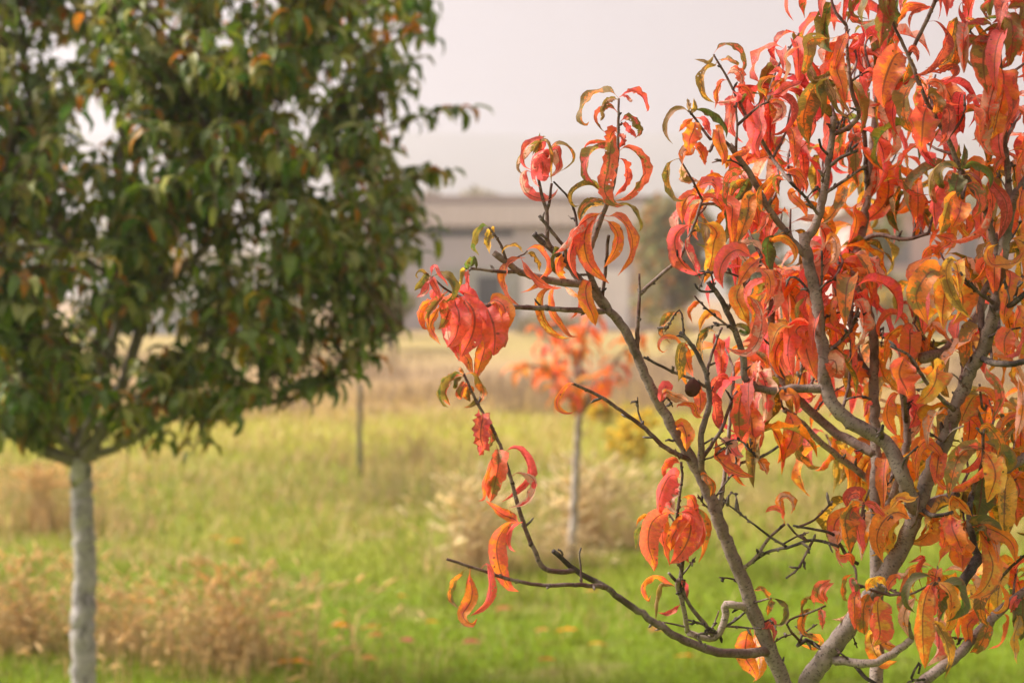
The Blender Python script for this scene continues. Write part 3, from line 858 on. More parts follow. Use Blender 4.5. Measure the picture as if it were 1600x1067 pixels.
# big coral cluster at the tip of the level twig
TL(WC, '180,170 190,110 215,90 240,150 290,200 320,250', 10, 45, 'p')
TL(WC, '190,170 250,155 320,180 370,260 350,340 290,390', 22, 46, 'gG')
TL(WC, '175,165 130,175 90,230 40,290', 16, 35, 'gG')
TL(WC, '170,170 100,130 60,150 70,190', 8, 40, 'gG')
TL(WC, '170,170 160,220 140,290 60,345', 18, 40, 'pw', .3)
TL(WC, '180,180 210,230 245,300 240,360', 17, 25, 'p')
TL(WC, '230,250 200,300 190,370 150,400', 20, 25, 'rp', .3)
TL(WC, '280,320 270,360 330,400 320,480 290,560 240,610', 32, 10, 'rg')
TL(WC, '240,360 200,380 110,420 80,520 110,600 170,610', 28, 28, 'ro', .2)
TL(WC, '260,360 250,370 200,430 150,500 160,580', 20, 25, 'rg')
TL(WC, '390,320 450,360 520,430 545,540 515,680 430,840', 44, 10, 'pr')
TL(WC, '380,340 380,400 410,470 410,560 380,680 310,760', 34, 12, 'rp')
TL(WC, '350,320 440,400 470,500 440,640 400,760', 34, 14, 'ro')
TL(WC, '400,300 430,300 500,330 560,370 590,400', 28, 28, 'p')
TL(WC, '640,420 660,470 700,580 712,700 700,830', 44, 10, 'rp')
TL(WC, '650,400 720,370 790,430 800,560 780,660', 34, 30, 'or')
TL(WC, '640,420 650,600 640,700 620,800 590,900 560,1000 540,1060', 30, 12, 'or')
TL(WC, '430,500 440,790 480,850 510,940 540,1000', 26, 18, 'ro')
TL(WC, '330,500 320,640 340,720 400,800 410,880', 26, 20, 'pw', .25)
TL(WC, '180,560 190,620 220,680 260,740', 18, 20, 'or', .2)
TL(WC, '480,115 485,150 490,220 490,300', 12, 38, 'p', .3)
TL(WC, '470,110 430,130 420,200 420,270', 12, 42, 'g')
TL(WC, '485,115 480,60 500,25 530,40', 11, 30, 'Gg')
TL(WC, '500,110 540,20 560,60 555,110', 11, 25, 'GG')
# drooping tip with green rings
TL(WD, '430,175 380,150 280,170 190,270 165,370 200,470 270,510', 22, 50, 'gG')
TL(WD, '430,185 370,180 300,230 240,330 250,420 290,490', 20, 34, 'rg')
TL(WD, '440,165 520,150 590,210 640,330 620,420 530,490 430,510', 22, 48, 'go')
TL(WD, '460,240 470,300 480,390 500,450', 24, 10, 'og')
TL(WD, '460,250 420,300 390,380 400,420', 16, 20, 'rg')
TL(WD, '430,185 350,230 340,280 335,320', 10, 20, 'gG')
TL(WD, '620,560 630,620 615,700 605,830 630,930 590,1010', 27, 8, 'pr', .8)
TL(WD, '640,570 660,680 700,760 710,850 660,960', 19, 28, 'gr', .3)
TL(WD, '425,165 400,120 380,95', 6, 10, 't')
TL(W8, '515,60 530,110 530,160 520,230 500,320 480,400', 28, 6, 'rg', .3)
TL(W8, '650,520 620,495 560,475 500,430 455,390', 18, 18, 'or')
TL(W8, '530,120 480,200 450,290 440,370 410,390', 20, 25, 'ro')
TL(W8, '560,115 600,80 660,90 700,160 710,240 650,310 600,360 550,395', 22, 38, 'pd', .3)
TL(W8, '605,245 640,220 700,230 745,270 740,340 680,410 590,430', 20, 36, 'wp', .2, True)
TL(W8, '655,520 620,510 560,560 520,640 525,740 550,830 600,910 650,928', 29, 10, 'ro')
TL(W8, '650,520 600,560 585,620 600,670 630,690', 10, 30, 'p')
TL(WF, '385,250 330,280 270,340 225,440 240,530 310,590', 17, 38, 'go')
TL(WF, '400,250 395,330 415,430 400,540 340,620 350,680 420,720 455,670', 22, 18, 'or')
TL(WF, '490,255 540,220 560,330 560,480 500,580 400,650', 21, 34, 'rp')
TL(WQ, '1000,-1000 1000,-1000', 1, 0, 'r') if False else None
TL((760, 480, 5.333), '730,635 690,640 620,700 580,790 610,860 680,885 730,870', 15, 45, 'or')
# cluster hanging beside the left limb
TL(WG, '560,250 500,200 420,230 395,310 430,380', 24, 42, 'ro')
TL(WG, '550,350 500,330 450,350 400,450 370,560 390,660', 32, 18, 'pr')
TL(WG, '555,460 500,460 460,510 480,600 520,640', 24, 14, 'wp')
TL(WG, '560,520 630,510 670,590 660,640 600,600', 22, 36, 'ro')
TL(WG, '330,700 260,660 200,690 180,760', 15, 40, 'o')
TL(WG, '420,690 320,710 230,740 180,830 180,950', 18, 48, 'gG')
TL(WG, '500,650 430,640 330,700 290,790 285,930 330,1060 330,1130', 34, 10, 'ro')
TL(WG, '500,660 440,650 410,720 400,850 430,980 460,1090', 25, 24, 'or')
TL(WG, '540,600 600,600 640,720 615,870 540,1000 460,1070', 38, 14, 'ro')
TL(WG, '530,700 600,700 540,760 480,860 470,960', 28, 20, 'or')
TL(WG, '600,640 680,640 730,700 740,820 740,940 700,1060', 24, 28, 'og')
TL(WG, '560,640 640,650 720,760 700,900 620,1010', 32, 20, 'rp')
TL(WG, '540,760 510,860 560,960 620,1060', 30, 16, 'or')
TL(WG, '700,300 750,340 800,380 815,450 800,510', 14, 48, 'go')
TL(WX, '330,320 180,220 110,205 40,250 20,330 60,420 90,370', 16, 42, 'or')
TL(WX, '330,310 190,270 150,330 130,450 130,600', 13, 30, 'gt')
TL(WX, '340,440 290,500 220,530 150,515', 12, 38, 'dr')
TL(WX, '330,240 380,310 395,400', 13, 30, 'pd')
TL(WX, '940,640 900,680 880,780 885,900 950,1000 970,1080', 32, 12, 'or', dz=.07)
TL(WX, '950,650 960,760 1000,900 980,1060 940,1090', 28, 16, 'ow', dz=.08)
TL(WX, '1050,640 1080,590 1110,660 1115,760', 17, 25, 'p', .3)
TL(WX, '1080,400 1060,370 1010,320 950,330', 12, 40, 'og')
TL(WX, '1090,400 1100,430 1080,470 1060,540', 14, 20, 'go', .3)
TL(WX, '1090,400 1140,400 1210,440 1230,520 1190,610 1110,620', 14, 46, 'gG', .3)
TL(WX, '1450,490 1450,390 1370,390 1340,470 1360,580', 14, 46, 'go', .3)
TL(WX, '1440,500 1400,490 1350,600 1380,680 1480,720', 18, 34, 'og', .3)
TL(WX, '1500,470 1520,550 1520,660', 14, 20, 'rg', .5)
TL(WX, '1300,690 1500,740 1440,800 1330,780', 15, 36, 'og', .3)
TL(WX, '1540,450 1480,380 1500,300 1590,240', 22, 40, 'rg')
TL(WX, '1560,440 1530,360 1560,300 1620,270', 18, 40, 'ro')
# lower right
TL(WH, '420,370 380,420 385,560 400,700 345,800', 38, 8, 'ry')
TL(WH, '860,250 800,330 760,480 755,680 765,860 775,980', 32, 6, 'oy')
TL(WH, '850,240 780,210 690,240 630,330 620,440 690,515', 20, 56, 'GG')
TL(WH, '880,270 970,265 1060,320 1085,430 1030,540 950,590', 30, 46, 'GG')
TL(WH, '860,270 890,340 900,450 890,600', 22, 16, 'Gr')
TL(WH, '840,270 820,350 830,450 820,560', 22, 16, 'rd')
TL(WH, '900,270 980,350 990,480 940,570', 24, 28, 'yo')
TL(WH, '850,600 880,620 950,760 980,900 940,1060', 25, 20, 'yg')
TL(WH, '230,290 190,400 190,520 190,660', 20, 12, 'ro')
TL(WH, '330,340 270,450 260,600 270,700', 24, 16, 'og')
TL(WH, '310,330 300,290 330,240 400,220 450,300', 24, 30, 'yo')
TL(WH, '470,350 480,280 540,220 560,250', 18, 30, 'or')
TL(WH, '600,220 640,180 720,130 800,140', 14, 30, 'wt')
TL(WH, '660,250 640,170 700,140 760,200', 24, 30, 'oy')
TL(WH, '320,700 340,800 370,870 440,930 540,920', 22, 18, 'oy')
TL(WH, '700,380 620,480 600,580 640,720', 22, 20, 'wo')
TL(WH, '420,700 460,780 560,800 660,760', 20, 20, 'wo')
TL(WH, '820,560 890,720 870,860 790,960', 34, 16, 'wp')
TL(WH, '1250,-80 1300,0 1340,100 1320,230 1240,350 1130,395', 29, 18, 'oy')
TL(WH, '1400,290 1300,330 1240,420 1250,550 1310,640', 24, 36, 'go')
TL(WH, '1400,290 1440,420 1380,510 1330,490', 15, 40, 'oy')
TL(WH, '1240,480 1150,520 1080,530 1040,620 1050,760', 22, 30, 'or')
TL(WH, '1280,500 1190,560 1130,620 1140,740 1120,860', 24, 24, 'or')
TL(WH, '1320,600 1290,660 1240,780 1150,850', 26, 20, 'go')
TL(WH, '1460,560 1430,640 1410,760 1300,820', 14, 36, 'r')
TL(WH, '1580,360 1590,500 1570,750', 30, 14, 'GG')
TL(WH, '1560,380 1520,430 1490,520', 16, 20, 'p', .4)
TL(WH, '1560,560 1520,700 1520,820 1540,940', 22, 20, 'yt')
TL(WH, '50,20 80,50 150,40 180,130', 18, 30, 'ro')
TL(WH, '200,200 150,200 90,240 90,380 130,420', 16, 40, 'go')
TL(WH, '170,250 200,330 170,420', 16, 20, 'pG')
TL(WH, '150,420 140,500 80,560 0,570', 16, 40, 'gw')
TL(WH, '700,150 760,60 790,40 720,70 640,100', 15, 34, 'd')
TL(WH, '1060,60 1100,-60 1090,60 1090,180', 34, 12, 'or')
# heart shaped pair
TL(WI, '640,690 590,650 500,650 400,760 375,900 430,1060', 38, 22, 'oy')
TL(WI, '645,690 570,650 480,720 455,850 500,980 590,1090', 30, 20, 'yo')
TL(WI, '650,680 730,630 790,660 815,770 740,870 590,880', 38, 38, 'oy')
TL(WI, '720,510 650,540 560,530 480,620', 20, 36, 'yo')
TL(WI, '720,490 650,430 620,480', 14, 30, 'yg')
TL(WI, '260,560 210,480 130,520 120,600', 26, 30, 'dr')
TL(WI, '250,590 170,600 110,700 130,850 150,980', 34, 16, 'og')
TL(WI, '250,590 180,650 210,760 240,900 260,980', 25, 20, 'pr')
TL(WI, '240,590 130,640 30,720 20,860 60,980', 30, 30, 'or')
TL(WI, '250,570 330,570 400,630 440,680', 16, 36, 'p')
TL(WI, '1250,100 1150,110 1050,200 990,400 975,520', 34, 26, 'go')
TL(WI, '1260,100 1150,90 1060,130 1040,200', 22, 34, 'gr')
TL(WI, '1270,280 1250,400 1235,550 1200,720', 40, 4, 'GG')
TL(WI, '1290,60 1420,130 1455,230 1400,360', 30, 30, 'gG')
TL(WI, '1270,60 1330,150 1260,260 1120,380 960,430 820,300', 24, 52, 'ro', .1)
TL(WI, '1260,110 1340,240 1360,360 1290,560', 34, 16, 'yo')
TL(WI, '1260,300 1120,420 1080,560 1070,700', 34, 16, 'yg')
TL(WI, '1160,660 1000,500 1000,640 1100,720', 24, 30, 'yo')
TL(WI, '1140,680 1100,760 1120,900', 24, 16, 'wo')
TL(WI, '880,30 760,60 700,180 700,380', 25, 36, 'or')
TL(WI, '900,100 880,250 860,420', 26, 14, 'ro')
TL(WI, '1220,780 1270,850 1330,930 1350,1060', 24, 16, 'or')
TL(WI, '1230,760 1370,800 1500,900 1530,1060', 26, 26, 'or')
TL(WI, '1230,740 1290,760 1300,900', 30, 14, 'Gg')
TL(WI, '960,740 940,860 920,940', 26, 10, 'ro', .4)
TL(WI, '1000,760 1040,860 1100,1000', 30, 14, 'or', .2)
TL(WI, '1500,130 1560,110 1620,100', 20, 30, 'yo', .4)
TL(WI, '1560,450 1530,560 1540,760', 34, 12, 'or')
TL(WI, '1440,300 1470,380 1480,470', 18, 20, 'yo')
# top right
TL(WJ, '800,60 720,40 620,60 560,150 530,240', 20, 42, 'ro')
TL(WJ, '800,60 680,90 640,170 650,250', 12, 38, 'rd')
TL(WJ, '800,185 860,180 930,260 950,360 880,500 780,600 690,630', 26, 42, 'dr')
TL(WJ, '620,450 540,450 470,580 425,750 430,900', 44, 8, 'ro')
TL(WJ, '630,480 640,560 590,700', 26, 30, 'go')
TL(WJ, '620,450 680,400 720,460 710,520', 14, 36, 'dr')
TL(WJ, '440,-30 490,30 440,100 420,250 400,400', 30, 10, 'gd', .4)
TL(WJ, '520,0 500,100 490,250 460,380', 20, 14, 'Gd', .4)
TL(WJ, '110,120 190,180 260,200 340,180', 18, 30, 'gr')
TL(WJ, '120,410 200,380 260,280 240,210', 16, 40, 'pd', .3)
TL(WJ, '130,250 70,400 10,600', 22, 24, 'ro')
TL(WJ, '120,420 40,560 80,700 110,880', 22, 18, 'or')
TL(WJ, '100,250 200,0 140,20 160,130 300,160', 16, 40, 'gd')
TL(WJ, '380,620 300,590 240,640 270,760 300,820', 24, 38, 'pr')
TL(WJ, '260,660 220,720 230,850 260,920', 22, 20, 'p')
TL(WJ, '100,560 30,640 40,800 150,960 200,1010', 20, 40, 'gt')
TL(WJ, '1370,260 1300,200 1180,210 1090,190 1050,80 1100,0', 20, 50, 'dg')
TL(WJ, '1380,20 1450,60 1420,150 1330,200', 18, 40, 'dp')
TL(WJ, '1360,0 1320,0 1250,60 1270,130 1330,180', 16, 38, 'gd')
TL(WJ, '1390,380 1340,350 1270,430 1265,600 1300,800', 42, 10, 'rg')
TL(WJ, '1390,150 1480,150 1505,260 1500,400 1470,560', 28, 8, 'gd', .15)
TL(WJ, '1390,200 1330,300 1260,350 1180,330 1080,260', 18, 34, 'dg')
TL(WJ, '1400,560 1430,640 1420,800 1380,1000', 38, 6, 'or')
TL(WJ, '1395,600 1330,800 1300,960 1330,1100', 30, 12, 'wr')
TL(WJ, '1400,580 1480,700 1510,900 1450,1050', 28, 20, 'rd')
TL(WJ, '1170,340 1110,340 1090,440 1110,560', 22, 24, 'dg')
TL(WJ, '760,740 830,680 920,720 930,850 890,920', 20, 42, 'rw')
TL(WJ, '760,740 700,760 690,850 700,900', 18, 34, 'rg')
TL(WJ, '790,870 760,1000 750,1150 740,1260', 42, 5, 'ro')
TL(WJ, '860,930 960,900 980,1000 950,1150 880,1230', 27, 26, 'dr')
TL(WJ, '780,800 840,800 860,900 840,960', 24, 18, 'go')
TL(WJ, '960,560 1040,560 1040,620 940,690', 14, 34, 'd', .3)
TL(WJ, '980,500 1040,160 970,210 970,260', 12, 42, 'g')
TL(WJ, '1010,500 1020,400 1060,330', 22, 16, 'go', .4)
TL(WJ, '1580,60 1560,180 1590,300', 26, 16, 'dg')
TL(WJ, '1590,280 1560,380 1570,470', 30, 14, 'rd')
# rosette below it
TL(WK, '1080,450 1090,440 1160,400 1260,430 1330,520 1310,620', 18, 46, 'GG')
TL(WK, '1070,450 1040,440 960,420 900,470 910,580 960,610', 20, 46, 'gG')
TL(WK, '1080,430 1040,360 1060,240', 14, 20, 'g')
TL(WK, '1090,430 1110,330 1100,240', 12, 20, 'G')
TL(WK, '1060,480 1030,600 1000,740', 26, 16, 'GG', .3)
TL(WK, '1080,500 1160,500 1240,590 1250,620', 12, 44, 'dg')
TL(WK, '1080,560 1200,620 1230,780 1150,880', 25, 26, 'rg')
TL(WK, '1100,460 1200,400 1230,500 1220,560', 30, 20, 'or')
TL(WK, '1330,560 1440,700 1455,850 1380,1060', 26, 34, 'dp')
TL(WK, '1300,560 1340,700 1310,880 1220,1040', 24, 24, 'gr')
TL(WK, '600,330 620,400 650,600 740,780 850,1000 920,1040', 22, 46, 'og')
TL(WK, '1300,700 1290,830 1200,960 1080,1040 960,1050', 24, 44, 'rw')
TL(WK, '1000,680 960,780 930,900 900,1000', 32, 14, 'og')
TL(WK, '930,580 870,640 850,750 865,960', 26, 18, 'pr')
TL(WK, '1080,700 1060,820 1000,940', 30, 16, 'or')
TL(WK, '880,430 820,560 840,700 900,740', 22, 30, 'tg')
TL(WK, '330,250 390,330 470,560 430,760 170,970', 44, 20, 'ro')
TL(WK, '350,300 370,470 360,600 260,740 110,790', 24, 26, 'wr', 0, True)
TL(WK, '250,150 240,250 300,370 400,450 520,440 580,350', 18, 50, 'or')
TL(WK, '640,600 600,680 560,760 480,800', 26, 36, 'wo')
TL(WK, '1250,-40 1230,150 1280,280 1350,340', 32, 12, 'wr')
TL(WK, '1390,-40 1360,100 1330,200', 28, 12, 'oy')
TL(WK, '1590,280 1540,420 1540,620', 22, 30, 'ro')
TL(WK, '720,830 740,900 670,980', 14, 30, 'rw')
TL(WK, '1600,560 1560,760 1590,900', 26, 20, 'or')
TL(WK, '1530,360 1450,330 1380,400 1350,500', 18, 40, 'rg')
# upper left of the dense part
TL(WM, '400,130 470,60 560,70 640,150 650,240 620,290', 19, 44, 'gr')
TL(WM, '410,135 360,200 320,190 240,175', 7, 20, 'gt')
TL(WM, '410,230 340,260 300,370 330,480 410,540', 19, 46, 'g')
TL(WM, '440,180 520,180 590,210 600,240', 12, 36, 'go')
TL(WM, '500,320 560,260 630,300 640,380 600,440', 22, 30, 'rw', .4)
TL(WM, '520,350 470,360 430,450 430,520 410,590', 13, 30, 'r', .3)
TL(WM, '550,430 600,500 500,530 420,545', 14, 40, 'pw', .4)
TL(WM, '560,450 550,560 530,700 520,790', 15, 22, 'rw')
TL(WM, '600,400 680,420 720,500 740,560', 14, 34, 'ro')
TL(WM, '190,620 150,590 60,620 10,720 20,820 60,880', 17, 52, 'gt')
TL(WM, '210,610 260,590 350,590 460,670 510,760 505,830', 20, 54, 'GG')
TL(WM, '200,610 190,560 180,500', 9, 20, 'gt')
TL(WM, '205,610 240,580 235,500', 11, 20, 'yg')
TL(WM, '240,660 150,720 110,780', 13, 40, 'ro')
TL(WM, '250,680 240,750 200,850 200,950', 28, 10, 'or', .15)
TL(WM, '250,660 320,680 360,760 380,820', 15, 25, 'pr', .4)
TL(WM, '260,900 300,960 330,1060', 22, 20, 'r', .2)
TL(WM, '220,930 150,940 140,1060', 18, 20, 'ow')
TL(WM, '440,740 450,850 490,980 470,1060', 20, 18, 'or')
TL(WM, '620,600 610,540 660,460 740,450 790,470', 11, 54, 'Gg')
TL(WM, '800,540 850,470 960,490 1050,560 1030,700 960,780 870,810', 22, 42, 'dp', .15)
TL(WM, '790,540 780,640 800,760 750,900 790,1010', 24, 22, 'pr', .15)
TL(WM, '850,540 900,560 920,620 860,640', 24, 20, 'or', .3)
TL(WM, '960,470 1020,500 1060,580 1050,640', 10, 40, 'Gg')
TL(WM, '860,540 960,560 970,640 880,720', 22, 30, 'wd', .2)
TL(WM, '990,330 1000,230 1000,150 1080,80 1150,70', 16, 46, 'tr')
TL(WM, '680,930 570,970 560,1010', 12, 40, 'ro')
TL(WM, '1340,300 1250,350 1200,200 1230,130', 18, 40, 'gt')
TL(WM, '1200,20 1190,120 1160,260 1130,290', 22, 16, 'go')
TL(WM, '1250,420 1180,540 1150,700 1200,900', 34, 10, 'go', .1)
TL(WM, '1280,400 1300,520 1300,680', 26, 20, 'gG')
TL(WM, '1340,320 1400,480 1440,600 1540,670', 16, 36, 'gt')
TL(WM, '1010,420 1060,400 1140,360', 22, 26, 'p')
TL(WM, '820,430 790,410 840,340 940,320', 14, 36, 'og')
TL(WM, '950,270 900,280 860,300', 11, 20, 'p', .3)
TL(WM, '960,350 900,390 860,440', 15, 36, 'og')
# middle
TL(WN, '640,100 560,90 490,180 490,330 520,390', 21, 42, 'gr')
TL(WN, '650,170 700,190 640,290 540,370', 24, 20, 'Gg')
TL(WN, '620,180 560,220 540,330', 22, 24, 'go')
TL(WN, '290,300 200,300 140,400 140,530', 25, 24, 'ro')
TL(WN, '330,310 410,320 470,400 480,470', 17, 34, 'ro')
TL(WN, '320,200 380,190 420,230 430,330', 24, 22, 'p', .1)
TL(WN, '300,340 230,420 200,540', 22, 20, 'or')
TL(WN, '240,540 150,560 80,650 100,800 200,920 330,940', 30, 30, 'pr')
TL(WN, '210,620 170,720 230,850 290,1000', 20, 30, 'pw')
TL(WN, '420,580 400,700 380,850 320,1030', 30, 8, 'yo')
TL(WN, '320,500 330,580 340,740', 15, 20, 'gt')
TL(WN, '700,310 690,420 650,560 590,720', 24, 12, 'og')
TL(WN, '720,320 760,420 780,560', 20, 16, 'ro')
TL(WN, '540,370 550,520 560,720', 24, 12, 'ro')
TL(WN, '840,480 830,540 800,570 760,620', 14, 40, 'rw')
TL(WN, '800,770 740,700 640,720 650,820 720,870', 18, 34, 'wG')
TL(WN, '700,800 590,750 490,830 450,950 480,1070', 34, 20, 'pr', .1)
TL(WN, '860,680 850,760 860,860 880,960', 22, 12, 'GG')
TL(WN, '860,680 960,640 1060,700 1090,780 1070,850 1000,885', 17, 40, 'oy')
TL(WN, '870,960 890,1060 900,1150', 26, 12, 'ro')
TL(WN, '800,820 700,900 600,1050', 28, 20, 'or')
TL(WN, '1380,640 1420,700 1410,820 1350,880', 20, 24, 'ow')
TL(WN, '1500,250 1440,380 1360,490 1290,530', 22, 32, 'og')
TL(WN, '1560,380 1590,540 1480,800 1400,880', 30, 20, 'ro')
TL(WN, '900,180 830,280 800,420', 24, 26, 'or')
TL(WN, '1000,170 930,170 950,300', 16, 36, 'gr')
TL(WN, '1020,90 1100,90 1170,190 1170,280', 19, 36, 'ro')
TL(WN, '1050,290 1140,380 1180,480', 18, 22, 'or')
TL(WN, '790,430 770,260 880,140 930,90', 16, 40, 'og')
TL(WN, '470,20 520,0 500,80', 20, 20, 'oy')
TL(WN, '30,30 20,170 80,320 170,330', 18, 40, 'gy')
TL(WN, '130,60 150,170 210,170 280,180', 20, 20, 'wg', .3)
TL(WO, '240,320 190,320 110,380 80,480 150,570', 17, 40, 'go')
TL(WO, '240,580 180,520 80,530 50,590 90,640 125,615', 11, 40, 'or')
TL(WO, '240,600 220,700 230,800 210,890', 18, 14, 'gy')
TL(WO, '270,590 280,700 310,790 340,850', 18, 14, 'or')
TL(WO, '420,230 350,230 290,300 330,400', 13, 40, 'or')
TL(WO, '600,400 500,330 420,380 390,480', 20, 34, 'yo')
TL(WO, '530,480 460,460 400,560 420,720', 17, 30, 'Gy')
TL(WO, '540,500 560,580 570,680', 18, 18, 'or')
TL(WO, '760,30 700,170 740,280 800,420', 30, 20, 'oy')
TL(WO, '780,160 880,250 910,420 860,580 760,660 610,600', 28, 34, 'rw', 0)
TL(WO, '930,300 890,420 830,520 740,560', 22, 30, 'rw')
TL(WO, '780,460 720,430 690,430', 16, 30, 'Gg')
TL(WO, '640,270 730,290 790,380 780,480', 12, 38, 'o')
TL(WO, '960,0 980,120 950,220', 24, 20, 'ro')
TL(WO, '1210,240 1190,330 1240,440 1320,470', 14, 40, 'gG')
TL(WO, '1190,440 1130,560 1130,700 1170,850', 30, 12, 'rp')
TL(WO, '1200,440 1230,580 1200,720', 26, 16, 'ro')
TL(WO, '1280,470 1280,620 1330,790 1370,880', 32, 14, 'ro')
TL(WO, '1080,440 1040,560 1080,760 1160,870', 26, 18, 'or')
TL(WO, '590,830 540,870 500,940 480,1067', 22, 20, 'dr')
TL(WO, '760,910 720,980 740,1100', 30, 14, 'ro')
TL(WO, '1100,1000 1170,1000 1200,1067', 24, 24, 'or')
TL(WP, '900,40 830,30 760,100 740,220 740,290', 24, 34, 'or')
TL(WP, '900,240 820,240 740,340 700,470 800,680', 34, 18, 'og')
TL(WP, '1030,130 960,180 960,320 1040,500 1170,640', 24, 24, 'yg')
TL(WP, '920,270 940,400 920,600 930,720', 34, 12, 'yo')
TL(WP, '1000,280 1080,420 1080,560 1000,680', 36, 14, 'oy')
TL(WP, '720,440 690,560 720,720 820,830', 18, 30, 'Gy')
TL(WP, '850,690 900,740 1010,845', 18, 30, 'wo')
TL(WP, '1240,200 1300,150 1230,280 1150,330', 22, 26, 'ro')
TL(WP, '640,710 560,600 460,600 390,700 400,790', 18, 38, 'ro')
TL(WP, '650,710 560,710 480,770 440,880 440,1067', 22, 30, 'oy')
TL(WP, '650,720 650,800 640,950 600,1060', 32, 8, 'or')
TL(WP, '690,700 720,820 720,960 690,1067', 26, 22, 'og')
TL(WP, '680,710 780,850 860,960 840,1067', 26, 26, 'go')
TL(WP, '640,520 600,500 550,530', 10, 30, 'd')
TL(WP, '1400,0 1300,60 1320,170 1400,180 1540,160 1600,60', 30, 36, 'yo')
TL(WP, '240,210 310,195 370,240 400,290 370,350', 13, 30, 'oy')
TL(WP, '1000,-20 900,60 890,140', 24, 30, 'or')
TL(WP, '1500,700 1440,800 1440,930', 30, 14, 'ro')
TL(WP, '1560,560 1530,660 1540,800', 26, 20, 'or')
TL(WP, '1590,730 1540,900 1430,950', 16, 40, 'pr')
TL(WP, '1480,240 1470,400 1440,560 1430,680', 32, 8, 'or')
TL(WQ, '750,20 720,200 720,360 740,480', 36, 8, 'rg')
TL(WQ, '800,250 830,400 840,520 800,640', 38, 12, 'ro')
TL(WQ, '1100,190 1170,330 1150,480 1040,660', 30, 10, 'or')
TL(WQ, '1050,80 1140,70 1190,160 1200,260', 20, 30, 'or')
TL(WQ, '540,420 520,560 600,680 740,750 840,770', 30, 28, 'ro')
TL(WQ, '560,440 620,500 700,590 760,600', 26, 26, 'wp')
TL(WQ, '480,0 520,200 540,330 600,400', 26, 20, 'dr')
TL(WQ, '390,40 400,160 390,260', 20, 16, 'ro')
TL(WQ, '380,270 330,160 210,170 200,200', 16, 40, 'ro')
TL(WQ, '240,340 280,440 280,560', 24, 14, 'or')
TL(WQ, '110,20 80,90 60,150', 24, 20, 'pr')
TL(WQ, '110,60 190,100 300,140', 20, 20, 'wo')
TL(WQ, '1000,180 950,260 960,340', 20, 20, 'ow')
TL(WQ, '860,600 930,700 950,760', 24, 20, 'ow')
TL(WQ, '430,760 500,830 500,930', 17, 40, 'og')
TL(WQ, '1500,440 1490,560 1400,690 1350,720', 20, 30, 'or')
TL(WQ, '1230,480 1200,580 1310,690 1400,690', 18, 30, 'go')
TL(WQ, '1060,950 1130,940 1170,1000 1150,1080', 18, 20, 'ow', .4)
TL(WQ, '1060,1050 980,1040 940,1067', 13, 40, 'r')
TL(WR, '390,0 420,130 500,230 560,280', 26, 30, 'yo')
TL(WR, '600,0 560,130 620,260 640,340', 44, 8, 'ro')
TL(WR, '880,60 860,200 780,320 700,370', 34, 18, 'yo')
TL(WR, '580,280 480,340 460,500 540,650', 30, 22, 'or')
TL(WR, '640,360 700,400 680,520 640,580', 30, 18, 'pr')
TL(WR, '720,360 760,480 700,600 640,690', 22, 30, 'rw')
TL(WR, '1290,110 1370,200 1410,330 1340,520', 20, 36, 'rg')
TL(WR, '1190,270 1260,270 1350,360 1330,500', 20, 34, 'or')
TL(WR, '1180,320 1120,420 1060,560', 30, 16, 'oy')
TL(WR, '1560,490 1470,500 1400,600', 17, 40, 'or')
TL(WR, '1590,300 1580,480 1530,690', 24, 20, 'wo')
TL(WR, '1500,40 1500,160 1560,280', 20, 30, 'oy')
TL(WR, '180,160 190,240 270,340', 20, 26, 'or')
TL(WR, '20,20 40,100 20,155', 30, 16, 'rw')
TL(WR, '230,60 200,130 170,170', 30, 16, 'ro')
TL(WR, '300,380 290,440 260,490', 10, 20, 'p')
TL(WR, '1240,600 1290,560 1400,700 1380,840', 26, 30, 'go')
TL(WR, '930,860 830,720 720,720 700,840 720,1020', 24, 30, 'or')

# leafy shoots behind and between, from nearby wood
def pal_at(u, v):
    if v < 230 and u > 1200:
        opts = ['ro', 'dr', 'rg', 'pd', 'gd', 'pr', 'go', 'wr', 'rp', 'gG']
    elif u < 1120:
        opts = ['pr', 'pr', 'rp', 'og', 'gy', 'ro', 'wp', 'gG']
    elif v > 650 and u > 1300:
        opts = ['oy', 'yo', 'go', 'wo', 'og', 'gy', 'yg', 'yo', 'gG', 'Gg', 'or']
    elif u > 1380:
        opts = ['oy', 'or', 'yo', 'ro', 'gy', 'yg', 'go', 'wo', 'pr', 'gG']
    else:
        opts = ['ro', 'or', 'pr', 'rp', 'oy', 'og', 'wr', 'wp', 'pr', 'gy']
    return opts[int(rng.integers(len(opts)))]

